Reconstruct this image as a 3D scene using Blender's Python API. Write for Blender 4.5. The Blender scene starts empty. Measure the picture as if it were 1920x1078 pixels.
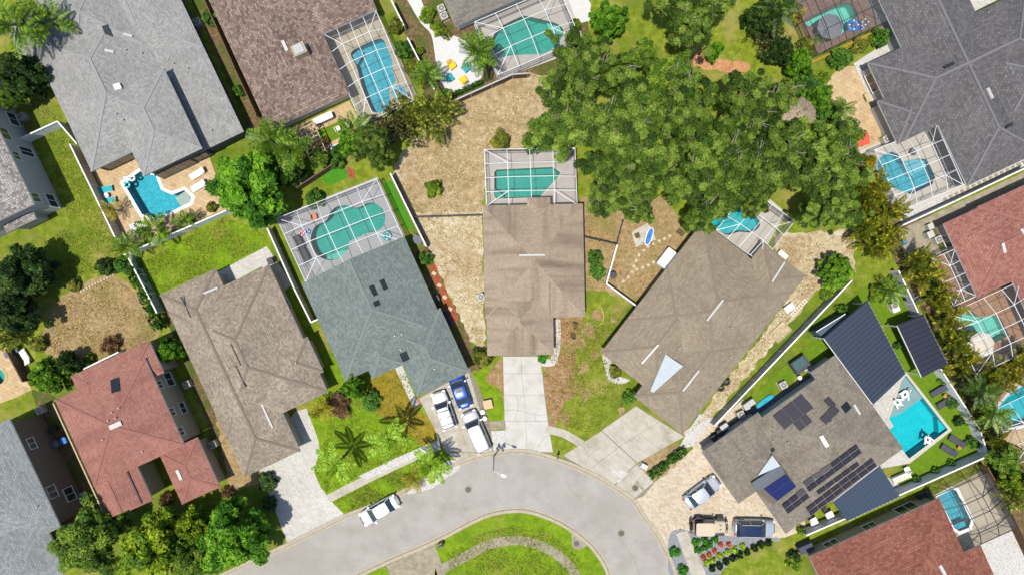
import bpy, bmesh, math, random
import numpy as np
from mathutils import Vector, Matrix
from mathutils.geometry import tessellate_polygon
random.seed(7)
SC = bpy.context.scene
COL = SC.collection
# ---------------------------------------------------------------- camera, sky, sun, exposure
CAMZ, FPX = 80.0, 1280.0
cam_d = bpy.data.cameras.new('camera'); cam = bpy.data.objects.new('camera', cam_d); COL.objects.link(cam)
cam.location = (0, 0, CAMZ); cam.rotation_euler = (0, 0, 0)
cam_d.lens = 24.0; cam_d.sensor_width = 36.0; cam_d.clip_end = 3000; SC.camera = cam
SH = Vector((0.163, 0.206, -1.0)).normalized()          # direction the sunlight travels
wd = bpy.data.worlds.new('World'); SC.world = wd; wd.use_nodes = True
nt = wd.node_tree; bg = nt.nodes['Background']; sky = nt.nodes.new('ShaderNodeTexSky')
sky.sky_type = 'NISHITA'; sky.sun_disc = False
sky.sun_elevation = math.asin(-SH.z); sky.sun_rotation = math.atan2(-SH.x, -SH.y)
nt.links.new(sky.outputs[0], bg.inputs[0]); bg.inputs[1].default_value = 0.115
sd = bpy.data.lights.new('sun', 'SUN'); sd.energy = 4.2; sd.angle = math.radians(0.53); sd.color = (1.0, 0.945, 0.845)
sun = bpy.data.objects.new('sun', sd); COL.objects.link(sun); sun.rotation_euler = SH.to_track_quat('-Z', 'Y').to_euler()
SC.view_settings.view_transform = 'Standard'; SC.view_settings.look = 'None'
SC.view_settings.exposure = 0.56; SC.view_settings.gamma = 1.0
SC.cycles.max_bounces = 6; SC.cycles.transparent_max_bounces = 24
SC.cycles.caustics_reflective = False; SC.cycles.caustics_refractive = False

# ---------------------------------------------------------------- helpers
def G(px, py, z=0.0):
    k = (CAMZ - z) / FPX
    return Vector(((px - 960.0) * k, (539.0 - py) * k, z))
def lin(v):
    v /= 255.0
    return v / 12.92 if v <= 0.04045 else ((v + 0.055) / 1.055) ** 2.4
KALB = 0.47
def C(r, g, b, k=None):
    k = KALB if k is None else k
    return (min(lin(r) * k, .85), min(lin(g) * k, .85), min(lin(b) * k, .85), 1.0)

class NT:
    def __init__(s, name):
        s.m = bpy.data.materials.new(name); s.m.use_nodes = True; s.t = s.m.node_tree
        s.p = s.t.nodes['Principled BSDF']; s.out = s.t.nodes['Material Output']
    def n(s, kind, **kw):
        d = s.t.nodes.new('ShaderNode' + kind)
        for k, v in kw.items():
            if isinstance(k, str) and k.startswith('i_'):
                d.inputs[int(k[2:])].default_value = v
            else: setattr(d, k, v)
        return d
    def l(s, a, b): s.t.links.new(a, b)
    def coord(s, which='Object'):
        return s.n('TexCoord').outputs[which]
    def noise(s, scale, detail=5, rough=.6, vec=None, dist=0):
        d = s.n('TexNoise'); d.inputs['Scale'].default_value = scale; d.inputs['Detail'].default_value = detail
        d.inputs['Roughness'].default_value = rough; d.inputs['Distortion'].default_value = dist
        s.l(vec if vec is not None else s.coord(), d.inputs['Vector']); return d.outputs[0]
    def ramp(s, fac, stops):
        d = s.n('ValToRGB'); r = d.color_ramp
        while len(r.elements) < len(stops): r.elements.new(0.5)
        for e, (p, c) in zip(r.elements, stops): e.position = p; e.color = c
        s.l(fac, d.inputs[0]); return d.outputs[0]
    def mix(s, fac, a, b, blend='MIX'):
        d = s.n('MixRGB', blend_type=blend)
        for i, v in enumerate((fac, a, b)):
            if hasattr(v, 'is_linked'): s.l(v, d.inputs[i])
            else: d.inputs[i].default_value = v
        return d.outputs[0]
    def bump(s, h, dist=.02, strength=.6):
        d = s.n('Bump'); d.inputs['Strength'].default_value = strength; d.inputs['Distance'].default_value = dist
        s.l(h, d.inputs['Height']); s.l(d.outputs[0], s.p.inputs['Normal'])

MATS = {}
def plain(name, c, rough=.7, metal=0., spec=.4, var=.12, scale=3.0, coat=0.):
    if name in MATS: return MATS[name]
    t = NT(name); t.p.inputs['Roughness'].default_value = rough; t.p.inputs['Metallic'].default_value = metal
    t.p.inputs['Specular IOR Level'].default_value = spec; t.p.inputs['Coat Weight'].default_value = coat
    f = t.noise(scale, 4)
    d = tuple(x * (1 - var) for x in c[:3]) + (1,); u = tuple(min(x * (1 + var), .9) for x in c[:3]) + (1,)
    t.l(t.ramp(f, [(.3, d), (.7, u)]), t.p.inputs['Base Color']); MATS[name] = t.m
    return t.m
def surf(name, stops, scale=2., fine=None, big=None, rough=.9, bump=0., bscale=12., spec=.2, dist=0.):
    """stops: colour ramp of a mid noise; fine=(scale, amount) speckle; big=(scale, colour, lo, hi) large patches"""
    if name in MATS: return MATS[name]
    t = NT(name); t.p.inputs['Roughness'].default_value = rough; t.p.inputs['Specular IOR Level'].default_value = spec
    c = t.ramp(t.noise(scale, 8, .65, dist=dist), stops)
    for b in (big if isinstance(big, list) else [big] if big else []):
        f = t.ramp(t.noise(b[0], 5, .6), [(b[2], (0, 0, 0, 1)), (b[3], (1, 1, 1, 1))])
        c = t.mix(f, c, b[1])
    if fine:
        f = t.ramp(t.noise(fine[0], 3, .7), [(.25, (1 - fine[1],) * 3 + (1,)), (.75, (1 + fine[1],) * 3 + (1,))])
        c = t.mix(1.0, c, f, 'MULTIPLY')
    t.l(c, t.p.inputs['Base Color'])
    if bump: t.bump(t.noise(bscale, 4), bump)
    MATS[name] = t.m; return t.m
def shingle(name, c, c2, streak=None, tab=(.34, .19), var=.16, mott=.75):
    if name in MATS: return MATS[name]
    t = NT(name); uv = t.coord('UV')
    t.p.inputs['Roughness'].default_value = .95; t.p.inputs['Specular IOR Level'].default_value = .15
    b = t.n('TexBrick', offset=.5); t.l(uv, b.inputs['Vector'])
    b.inputs['Color1'].default_value = c; b.inputs['Color2'].default_value = c2
    b.inputs['Mortar'].default_value = tuple(x * .74 for x in c[:3]) + (1,)
    b.inputs['Scale'].default_value = 1.; b.inputs['Mortar Size'].default_value = .022; b.inputs['Mortar Smooth'].default_value = .5
    b.inputs['Brick Width'].default_value = tab[0]; b.inputs['Row Height'].default_value = tab[1]; b.inputs['Bias'].default_value = 0
    f = t.ramp(t.noise(3.4, 5, .8, uv), [(.25, (1 - var,) * 3 + (1,)), (.75, (1 + var,) * 3 + (1,))])
    col = t.mix(1., b.outputs[0], f, 'MULTIPLY')
    f2 = t.ramp(t.noise(.22, 6, .7, uv), [(.3, (1 - var * mott,) * 3 + (1,)), (.7, (1 + var * mott,) * 3 + (1,))])
    col = t.mix(1., col, f2, 'MULTIPLY')
    if streak:      # algae runs down the slope
        mp = t.n('Mapping'); mp.inputs['Scale'].default_value = (1.1, .13, 1); t.l(uv, mp.inputs[0])
        f3 = t.ramp(t.noise(.55, 4, .6, mp.outputs[0]), [(.48, (0, 0, 0, 1)), (.72, (streak[1],) * 3 + (1,))])
        col = t.mix(f3, col, streak[0])
    t.l(col, t.p.inputs['Base Color']); t.bump(b.outputs[1], -.02, .5)
    MATS[name] = t.m; return t.m
def glossy_water(name, tint, ripple=3.0):
    t = NT(name); t.t.nodes.remove(t.p)
    tr = t.n('BsdfTransparent'); tr.inputs[0].default_value = tint
    gl = t.n('BsdfGlossy'); gl.inputs['Roughness'].default_value = .04; gl.inputs[0].default_value = (1, 1, 1, 1)
    bp = t.n('Bump'); bp.inputs['Strength'].default_value = .35; bp.inputs['Distance'].default_value = .03
    t.l(t.noise(ripple, 3, .5, dist=.6), bp.inputs['Height'])
    fr = t.n('Fresnel'); fr.inputs[0].default_value = 1.33
    t.l(bp.outputs[0], gl.inputs['Normal']); t.l(bp.outputs[0], fr.inputs['Normal'])
    mx = t.n('MixShader'); t.l(fr.outputs[0], mx.inputs[0]); t.l(tr.outputs[0], mx.inputs[1]); t.l(gl.outputs[0], mx.inputs[2])
    t.l(mx.outputs[0], t.out.inputs[0]); return t.m
def screen_mat(name, fac, c):
    t = NT(name); t.t.nodes.remove(t.p)
    tr = t.n('BsdfTransparent'); df = t.n('BsdfDiffuse'); df.inputs[0].default_value = c
    mx = t.n('MixShader'); mx.inputs[0].default_value = fac
    t.l(tr.outputs[0], mx.inputs[1]); t.l(df.outputs[0], mx.inputs[2]); t.l(mx.outputs[0], t.out.inputs[0]); return t.m
def leaf_mat(name, rough=.55, trans=.35):
    t = NT(name); at = t.n('Attribute', attribute_name='col')
    oi = t.n('ObjectInfo'); hs = t.n('HueSaturation')
    mr = t.n('MapRange'); mr.inputs[3].default_value = .9; mr.inputs[4].default_value = 1.2; t.l(oi.outputs['Random'], mr.inputs[0])
    t.l(mr.outputs[0], hs.inputs['Value']); t.l(at.outputs[0], hs.inputs['Color'])
    t.l(hs.outputs[0], t.p.inputs['Base Color']); t.p.inputs['Roughness'].default_value = rough; t.p.inputs['Specular IOR Level'].default_value = .25
    tl = t.n('BsdfTranslucent'); t.l(hs.outputs[0], tl.inputs[0])
    mx = t.n('MixShader'); mx.inputs[0].default_value = trans
    t.l(t.p.outputs[0], mx.inputs[1]); t.l(tl.outputs[0], mx.inputs[2]); t.l(mx.outputs[0], t.out.inputs[0]); return t.m

# ---- meshes and objects
def mesh(name, V, F, mat, uv=None, smooth=False):
    me = bpy.data.meshes.new(name); me.from_pydata([tuple(v) for v in V], [], F)
    if mat: me.materials.append(mat)
    if uv:
        l = me.uv_layers.new(name='UVMap')
        i = 0
        for f in uv:
            for c in f: l.data[i].uv = c; i += 1
    if smooth: me.polygons.foreach_set('use_smooth', [True] * len(me.polygons))
    me.update(); return me
def ob(name, me, parent=None, loc=(0, 0, 0), rot=(0, 0, 0), scale=(1, 1, 1)):
    o = bpy.data.objects.new(name, me); COL.objects.link(o)
    o.location = loc; o.rotation_euler = rot; o.scale = scale
    if parent is not None: o.parent = parent
    return o
LABELS = {}
def tag(o, label, cat=None, group=None, kind=None):
    o['label'] = label
    if cat: o['category'] = cat
    if group: o['group'] = group
    if kind: o['kind'] = kind
    return o
def thing(name, label, cat, loc=(0, 0, 0), rz=0., group=None):
    o = ob(name, None, None, loc, (0, 0, rz)); o.empty_display_size = .3
    return tag(o, label, cat, group)
def struct(name, me, label=None, kind='structure'):
    o = ob(name, me); o['kind'] = kind
    if label: o['label'] = label
    return o
def dup(root, loc, rz=0., scale=None, label=None):
    r = root.copy(); COL.objects.link(r); r.location = loc; r.rotation_euler = (0, 0, rz)
    if scale is not None: r.scale = scale
    if label: r['label'] = label
    for ch in list(root.children):
        c = ch.copy(); COL.objects.link(c); c.parent = r
        for g in list(ch.children):
            d = g.copy(); COL.objects.link(d); d.parent = c
    return r
_UB = {}
def ubox(mat, bev=0.0):
    k = ('b', mat.name, bev)
    if k not in _UB:
        bm = bmesh.new(); bmesh.ops.create_cube(bm, size=1.0)
        if bev: bmesh.ops.bevel(bm, geom=bm.edges[:], offset=bev, segments=2, affect='EDGES')
        me = bpy.data.meshes.new('box'); bm.to_mesh(me); bm.free(); me.materials.append(mat); _UB[k] = me
    return _UB[k]
def ucyl(mat, n=14, r2=1.0):
    k = ('c', mat.name, n, r2)
    if k not in _UB:
        bm = bmesh.new(); bmesh.ops.create_cone(bm, cap_ends=True, segments=n, radius1=.5, radius2=.5 * r2, depth=1.0)
        me = bpy.data.meshes.new('cylinder'); bm.to_mesh(me); bm.free(); me.materials.append(mat); _UB[k] = me
    return _UB[k]
def utorus(mat, R=.5, r=.2, n=24, m=10):
    k = ('t', mat.name, R, r)
    if k not in _UB:
        V = []; F = []
        for i in range(n):
            for j in range(m):
                a = 2 * math.pi * i / n; b = 2 * math.pi * j / m
                V.append(((R + r * math.cos(b)) * math.cos(a), (R + r * math.cos(b)) * math.sin(a), r * math.sin(b)))
                F.append((i * m + j, ((i + 1) % n) * m + j, ((i + 1) % n) * m + (j + 1) % m, i * m + (j + 1) % m))
        _UB[k] = mesh('torus', V, F, mat, smooth=True)
    return _UB[k]
def box(name, mat, parent, c, s, rz=0., bev=0.0, rot=None):
    return ob(name, ubox(mat, bev), parent, c, rot or (0, 0, rz), s)
def cyl(name, mat, parent, c, d, h, rot=(0, 0, 0), n=14, r2=1.0):
    return ob(name, ucyl(mat, n, r2), parent, c, rot, (d, d, h))
def bar(name, mat, parent, p, q, w, h=None):
    """box from p to q"""
    p = Vector(p); q = Vector(q); d = q - p; L = d.length
    r = d.to_track_quat('X', 'Z').to_euler()
    return ob(name, ubox(mat), parent, (p + q) / 2, r, (L, w, h or w))
def smooth_pts(P, n=5, closed=True):
    P = [Vector(p) for p in P]; N = len(P); out = []
    rng = range(N) if closed else range(N - 1)
    for i in rng:
        if closed: a, b, c, d = P[(i - 1) % N], P[i], P[(i + 1) % N], P[(i + 2) % N]
        else: a, b, c, d = P[max(i - 1, 0)], P[i], P[i + 1], P[min(i + 2, N - 1)]
        for k in range(n):
            t = k / n
            out.append(.5 * ((2 * b) + (c - a) * t + (2 * a - 5 * b + 4 * c - d) * t * t + (3 * b - a - 3 * c + d) * t ** 3))
    if not closed: out.append(P[-1])
    return out
def poly_area(P): return .5 * sum(P[i][0] * P[(i + 1) % len(P)][1] - P[(i + 1) % len(P)][0] * P[i][1] for i in range(len(P)))
def flat_mesh(name, outer, z, mat, holes=(), thick=0.0):
    """outer/holes: world xy lists; a sheet (with a rim when thick)"""
    loops = [[Vector((p[0], p[1], 0)) for p in outer]] + [[Vector((p[0], p[1], 0)) for p in h] for h in holes]
    tris = tessellate_polygon(loops); V = [(p.x, p.y, z) for l in loops for p in l]; F = []
    for t in tris:
        a, b, c = (V[i] for i in t)
        cr = (b[0] - a[0]) * (c[1] - a[1]) - (b[1] - a[1]) * (c[0] - a[0])
        if abs(cr) < 1e-9: continue
        F.append(t if cr > 0 else (t[0], t[2], t[1]))
    if thick:
        n0 = len(V); V += [(x, y, z - thick) for x, y, _ in V]; s = 0
        for l in loops:
            m = len(l); ccw = poly_area(l) > 0
            for i in range(m):
                a, b = s + i, s + (i + 1) % m
                F.append((a, a + n0, b + n0, b) if ccw else (a, b, b + n0, a + n0))
            s += m
    return mesh(name, V, F, mat)
POOLS = {}       # name -> world outline
def W2(P, z=0.0): return [G(p[0], p[1], z) for p in P]
NATURAL = {'lawn', 'bright_lawn', 'ochre_lawn', 'dry_straw_ground', 'dry_brown_grass', 'bare_dirt', 'mulch', 'red_mulch', 'white_shell_sand', 'sandy_soil', 'dry_brown_grass_pale'}
def ragged(w, step=.55, amp=.22, seed=1):
    rnd = random.Random(seed); out = []; N = len(w)
    for i in range(N):
        a, b = Vector(w[i]), Vector(w[(i + 1) % N]); d = b - a; n = max(1, int(d.length / step)); pn = Vector((-d.y, d.x, 0)).normalized() if d.length > 1e-6 else Vector()
        for k in range(n):
            t = k / n; out.append(a + d * t + pn * (rnd.uniform(-amp, amp) if k else 0))
    return out
SHN = [0]
def sheet(name, P, lvl, mat, sm=0, holes=(), label=None, thick=0.0, kind='structure', z=None):
    w = W2(P); w = smooth_pts(w, sm) if sm else w; SHN[0] += 1
    if mat.name in NATURAL and not holes: w = ragged(w, seed=SHN[0])
    if z is None: z = .004 * lvl + .004 + 3e-5 * SHN[0]
    return struct(name, flat_mesh(name, w, z, mat, [POOLS[h] for h in holes], thick), label, kind)
def ribbon(P, w, z0, z1, off=0.):
    """closed-section strip along world polyline P, to its left"""
    P = [Vector((p[0], p[1])) for p in P]; V = []; F = []
    for i, p in enumerate(P):
        d = (P[min(i + 1, len(P) - 1)] - P[max(i - 1, 0)]).normalized(); n = Vector((-d.y, d.x))
        a = p + n * off; b = p + n * (off + w)
        V += [(a.x, a.y, z0), (a.x, a.y, z1), (b.x, b.y, z1), (b.x, b.y, z0)]
    for i in range(len(P) - 1):
        k = 4 * i
        for j in range(3): F.append((k + j, k + 4 + j, k + 5 + j, k + 1 + j))
    return V, F
# ---------------------------------------------------------------- materials
m_lawn = surf('lawn', [(.30, C(102, 124, 22)), (.5, C(140, 158, 38)), (.72, C(180, 184, 78))], 1.1, (11., .45), [(.22, C(186, 170, 100), .52, .72), (.09, C(104, 132, 30), .5, .66), (.7, C(168, 150, 86), .6, .78)], bump=.05, bscale=9.)
m_lawn_b = surf('bright_lawn', [(.28, C(98, 136, 10)), (.5, C(134, 170, 18)), (.75, C(166, 192, 50))], 1.3, (12., .38), [(.2, C(170, 162, 72), .54, .74), (.5, C(112, 146, 22), .5, .7), (.9, C(176, 158, 84), .64, .8)], bump=.05, bscale=9.)
m_lawn_o = surf('ochre_lawn', [(.28, C(138, 118, 26)), (.5, C(168, 146, 44)), (.75, C(194, 174, 70))], 1.6, (12., .4), [(.25, C(128, 144, 30), .56, .72)], bump=.05, bscale=9.)
m_turf = surf('artificial_turf', [(.3, C(98, 140, 18)), (.7, C(128, 160, 30))], 1.8, (14., .28), (.3, C(150, 170, 50), .6, .8), bump=.03, bscale=14.)
m_turf2 = surf('artificial_turf_vivid', [(.3, C(74, 150, 28)), (.7, C(92, 168, 40))], 1.8, (14., .2), bump=.03, bscale=14.)
m_straw = surf('dry_straw_ground', [(.25, C(158, 136, 96)), (.42, C(206, 186, 144)), (.56, C(234, 220, 186)), (.75, C(250, 244, 226))], 1.5, (8., .34), [(.16, C(184, 152, 112), .5, .7), (.6, C(150, 146, 88), .62, .8), (.35, C(226, 208, 176), .55, .7)], bump=.06, bscale=7., dist=.4)
m_dry = surf('dry_brown_grass', [(.28, C(150, 124, 84)), (.5, C(188, 162, 116)), (.74, C(214, 192, 150))], 1.8, (10., .5), [(.2, C(146, 144, 66), .52, .7), (.4, C(178, 148, 126), .56, .74)], bump=.05, bscale=8.)
m_dirt = surf('bare_dirt', [(.28, C(146, 110, 74)), (.5, C(182, 146, 104)), (.76, C(214, 186, 146))], 1.6, (9., .5), [(.35, C(148, 148, 72), .52, .68), (.8, C(214, 190, 160), .62, .76)], bump=.06, bscale=6.)
m_asph = surf('bleached_asphalt', [(.3, C(180, 175, 166)), (.5, C(195, 190, 182)), (.75, C(206, 202, 195))], .45, (16., .16), [(.10, C(184, 178, 169), .5, .74), (.9, C(202, 199, 192), .62, .8)], bump=.012, bscale=22.)
m_conc = surf('concrete', [(.3, C(196, 188, 170)), (.5, C(216, 209, 193)), (.75, C(230, 225, 212))], .8, (13., .2), [(.35, C(178, 168, 148), .54, .76), (1.6, C(160, 150, 132), .66, .8)], bump=.01, bscale=20.)
m_conc_w = surf('pale_concrete', [(.3, C(214, 210, 200)), (.5, C(230, 227, 219)), (.75, C(240, 238, 232))], .7, (13., .14), [(.4, C(204, 197, 182), .56, .78), (1.8, C(190, 182, 166), .66, .8)], bump=.01, bscale=20.)
m_conc_d = surf('weathered_concrete', [(.3, C(160, 150, 128)), (.5, C(184, 174, 150)), (.75, C(206, 198, 178))], 1.4, (12., .25), (.5, C(140, 130, 108), .56, .76), bump=.012, bscale=18.)
m_joint = surf('joint_earth', [(.3, C(146, 136, 116)), (.7, C(176, 168, 148))], 3., (10., .3))
m_stain = surf('stained_gutter', [(.3, C(150, 138, 112)), (.7, C(186, 176, 150))], 2., (10., .3))
m_gutter = surf('kerb_concrete', [(.3, C(196, 184, 160)), (.7, C(218, 208, 188))], 1.5, (12., .2))
def pavers(name, c1, c2, mortar, w, h, sc_n=3.4):
    t = NT(name); b = t.n('TexBrick', offset=.5); mp = t.n('Mapping'); mp.inputs['Rotation'].default_value = (0, 0, .45); t.l(t.coord(), mp.inputs[0]); t.l(mp.outputs[0], b.inputs['Vector'])
    b.inputs['Color1'].default_value = c1; b.inputs['Color2'].default_value = c2; b.inputs['Mortar'].default_value = mortar
    b.inputs['Scale'].default_value = 1; b.inputs['Brick Width'].default_value = w; b.inputs['Row Height'].default_value = h
    b.inputs['Mortar Size'].default_value = .014; b.inputs['Mortar Smooth'].default_value = .4
    f = t.ramp(t.noise(sc_n, 5, .75, dist=.5), [(.28, (.62, .60, .58, 1)), (.46, (1, 1, 1, 1)), (.75, (1.1, 1.1, 1.1, 1))])
    f2 = t.ramp(t.noise(.25, 4), [(.3, (.9, .89, .87, 1)), (.7, (1.06, 1.06, 1.06, 1))])
    c = t.mix(1., t.mix(1., b.outputs[0], f, 'MULTIPLY'), f2, 'MULTIPLY')
    t.l(c, t.p.inputs['Base Color']); t.p.inputs['Roughness'].default_value = .85; t.p.inputs['Specular IOR Level'].default_value = .25
    t.bump(b.outputs[1], -.01, .5); MATS[name] = t.m; return t.m
m_pav_w = pavers('white_pavers', C(228, 224, 216), C(246, 243, 238), C(178, 174, 166), .40, .20, 4.6)
m_pav_c = pavers('cream_pavers', C(226, 206, 176), C(248, 236, 216), C(196, 172, 140), .42, .21, 3.2)
m_trav = pavers('travertine', C(224, 192, 146), C(240, 214, 172), C(196, 162, 116), .62, .42, 1.4)
m_pav_b = pavers('brown_pavers', C(186, 140, 108), C(204, 160, 124), C(150, 110, 84), .40, .20, 1.8)
m_pav_g = pavers('taupe_pavers', C(138, 110, 100), C(156, 128, 116), C(110, 88, 80), .40, .20, 1.8)
m_deck_g = surf('grey_deck', [(.3, C(188, 190, 194)), (.7, C(206, 208, 212))], .8, (12., .10), (.3, C(172, 176, 182), .58, .8))
m_deck_t = surf('tan_deck', [(.3, C(204, 192, 166)), (.7, C(222, 212, 188))], .8, (12., .10), (.3, C(190, 180, 160), .58, .8))
m_deck_p = surf('pale_deck', [(.3, C(210, 202, 196)), (.7, C(226, 220, 214))], .8, (12., .10), (.3, C(196, 188, 180), .58, .8))
m_deck_w = surf('cream_deck', [(.3, C(222, 214, 200)), (.7, C(236, 230, 218))], .8, (12., .08))
m_peb = surf('white_pebbles', [(.30, C(120, 116, 110)), (.40, C(214, 210, 204)), (.55, C(240, 238, 234)), (.8, C(250, 249, 247))], 5.5, (14., .35), bump=.05, bscale=9., dist=.6)
m_shell = surf('white_shell_sand', [(.3, C(238, 238, 238)), (.7, C(252, 252, 252))], 2., (14., .12), bump=.02)
m_gravel = surf('grey_gravel', [(.3, C(130, 132, 138)), (.5, C(164, 166, 172)), (.75, C(200, 202, 206))], 7., (14., .4), bump=.04, bscale=10.)
m_mulch = surf('mulch', [(.3, C(92, 74, 50)), (.5, C(132, 110, 76)), (.75, C(170, 146, 108))], 2.5, (10., .5), [(.35, C(92, 112, 40), .45, .58)], bump=.06)
m_redm = surf('red_mulch', [(.3, C(150, 74, 44)), (.6, C(200, 112, 76)), (.8, C(226, 150, 110))], 4., (10., .5), bump=.06)
m_white = plain('white_paint', C(248, 247, 244, .66), .5, var=.03)
m_alu = plain('white_aluminium', C(242, 243, 245, .66), .5, var=.03)
m_bronze = plain('bronze_aluminium', C(60, 56, 54, .6), .5)
m_blackm = plain('black_metal', (.012, .012, .013, 1), .5)
m_vinyl = plain('white_vinyl', C(240, 242, 246, .68), .5, var=.03)
m_vinyl_g = plain('grey_green_vinyl', C(168, 186, 182, .62), .6, var=.06)
m_vinyl_t = plain('taupe_vinyl', C(208, 194, 174, .72), .7, var=.08)
m_vinyl_s = plain('slate_vinyl', C(190, 190, 200, .7), .7, var=.08)
m_wood = surf('fence_wood', [(.3, C(112, 84, 62)), (.7, C(150, 118, 90))], 3., (9., .3))
m_wood_d = surf('dark_fence_wood', [(.3, C(108, 88, 74)), (.7, C(146, 124, 106))], 3., (9., .3))
m_wood_o = surf('orange_wood', [(.3, C(214, 140, 66)), (.7, C(240, 176, 96))], 3., (9., .2))
m_wood_c = surf('cream_wood', [(.3, C(226, 204, 160)), (.7, C(240, 224, 186))], 3., (9., .15))
m_glass = plain('window_glass', (.02, .03, .045, 1), .08, spec=.8, var=.2)
m_rubber = plain('rubber', (.012, .012, .012, 1), .8)
m_rim = plain('alloy', (.35, .35, .36, 1), .35, metal=.8)
m_lampw = plain('lamp_clear', C(240, 240, 240, .7), .2)
m_lampr = plain('lamp_red', (.35, .01, .01, 1), .25)
m_steel = plain('galvanised', C(190, 192, 194, .6), .5, metal=.2)
m_acg = plain('unit_beige', C(206, 204, 196, .6), .6)
m_blk = plain('black_plastic', (.018, .018, .02, 1), .55)
m_char = plain('charcoal_fabric', C(84, 86, 98, .55), .9, var=.1)
m_teal = plain('teal_plastic', C(0, 176, 186, .62), .4, var=.05)
m_yel = plain('yellow_plastic', C(246, 206, 0, .7), .4, var=.05)
m_blue = plain('blue_plastic', C(24, 122, 214, .6), .4, var=.06)
m_red = plain('red_fabric', C(226, 92, 72, .6), .8, var=.08)
m_orange = plain('orange_plastic', C(236, 130, 70, .6), .5)
m_pink = plain('pink_plastic', C(232, 120, 150, .6), .5)
m_cream = plain('cream_fabric', C(232, 222, 204, .62), .9, var=.05)
m_greyf = plain('grey_fabric', C(120, 124, 132, .6), .9, var=.08)
m_slate = plain('slate_tile', C(100, 110, 116, .6), .6)
m_green = plain('green_plastic', C(30, 190, 120, .6), .5)
m_bark = surf('bark', [(.3, C(150, 138, 124)), (.7, C(206, 196, 182))], 4., (9., .3), bump=.03)
m_iron = plain('cast_iron', C(112, 104, 94, .5), .7, var=.2, scale=9)
m_leaf = leaf_mat('leaf'); m_frond = leaf_mat('palm_leaf', .45, .3)
m_scr = screen_mat('insect_screen', .13, (.20, .20, .20, 1)); m_scrw = screen_mat('insect_screen_wall', .34, (.09, .10, .12, 1))
m_basin = surf('pool_plaster_teal', [(.3, C(40, 172, 158, .62)), (.7, C(64, 190, 176, .62))], 1.2, (7., .18))
m_basin_t = surf('pool_plaster_turquoise', [(.3, C(20, 190, 204, .62)), (.7, C(40, 206, 220, .62))], 1.2, (7., .15))
m_basin_p = surf('pool_plaster_pale', [(.3, C(110, 206, 190, .62)), (.7, C(140, 222, 208, .62))], 1.2, (7., .2))
m_basin_b = surf('pool_plaster_blue', [(.3, C(40, 166, 190, .62)), (.7, C(90, 200, 216, .62))], 2.6, (7., .35))
W_BLUE = glossy_water('water_blue', (.80, .94, .96, 1)); W_TEAL = glossy_water('water_teal', (.72, .93, .92, 1)); W_PALE = glossy_water('water_pale', (.82, .96, .95, 1))
W_TURQ = glossy_water('water_turquoise', (.75, .96, .97, 1))

# ---------------------------------------------------------------- pools (basins go below the ground; sheets get holes)
POOLDEF = {
 'p1': [(231, 343), (263, 321), (293, 330), (303, 356), (323, 365), (346, 356), (361, 370), (357, 381), (293, 411), (266, 403)],
 'p2': [(657, 102), (670, 90), (706, 74), (719, 75), (726, 89), (737, 118), (737, 134), (743, 155), (731, 172), (733, 195), (721, 210), (704, 212), (694, 204), (677, 160), (668, 126)],
 'p3': [(921, 85), (926, 65), (940, 50), (962, 38), (983, 30), (1003, 34), (1030, 40), (1050, 48), (1057, 62), (1045, 85), (1020, 102), (985, 104), (955, 106), (940, 110), (930, 104)],
 'p4': [(582, 449), (584, 437), (592, 423), (609, 415), (615, 408), (619, 398), (632, 387), (652, 385), (662, 389), (675, 388), (685, 382), (701, 380), (716, 390), (723, 406), (720, 425), (705, 435), (687, 439), (671, 447), (656, 454), (654, 468), (640, 482), (625, 489), (609, 487), (593, 478), (584, 460)],
 'p5': [(926, 323), (931, 318), (1036, 313), (1052, 324), (1046, 334), (1012, 371), (931, 374), (926, 368)],
 'p6': [(1335, 370), (1380, 372), (1425, 415), (1412, 436), (1385, 436), (1365, 442), (1345, 430), (1320, 400)],
 'p7': [(1645, 298), (1657, 290), (1672, 284), (1685, 290), (1694, 303), (1720, 297), (1735, 298), (1745, 313), (1754, 333), (1748, 347), (1708, 366), (1682, 357), (1653, 345), (1645, 320)],
 'p8': [(1788, 594), (1822, 582), (1836, 594), (1861, 590), (1875, 594), (1893, 628), (1860, 645), (1817, 640), (1803, 623)],
 'p9': [(1698, 702), (1778, 805), (1704, 860), (1663, 807), (1674, 798), (1666, 785), (1690, 712)],
 'p10': [(1758, 930), (1783, 916), (1793, 918), (1821, 975), (1817, 989), (1799, 996), (1788, 989)],
 'p11': [(1866, 768), (1895, 735), (1940, 710), (1985, 760), (1940, 790), (1880, 806)],
 'p12': [(1506, 42), (1534, 27), (1578, 7), (1595, 6), (1607, 30), (1595, 54), (1581, 65), (1553, 71), (1528, 53), (1514, 50)],
 'p13': [(-22, 705), (-12, 690), (2, 692), (10, 705), (4, 719), (-12, 721)],
}
SMOOTH = {'p2': 4, 'p3': 4, 'p4': 3, 'p13': 4, 'p6': 3}
for k, P in POOLDEF.items():
    w = W2(P); w = smooth_pts(w, SMOOTH[k]) if k in SMOOTH else w
    POOLS[k] = [(p.x, p.y) for p in w]
def inset(P, d):
    s = 1 if poly_area(P) > 0 else -1; N = len(P); out = []
    for i in range(N):
        a, b, c = Vector(P[i - 1][:2]), Vector(P[i][:2]), Vector(P[(i + 1) % N][:2])
        e1 = (b - a).normalized(); e2 = (c - b).normalized()
        n = Vector((-e1.y - e2.y, e1.x + e2.x)) * s; n = n.normalized() if n.length > 1e-6 else n
        k = max(.5, n.dot(Vector((-e1.y, e1.x)) * s)); out.append(tuple(b + n * d / k))
    return out
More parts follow.
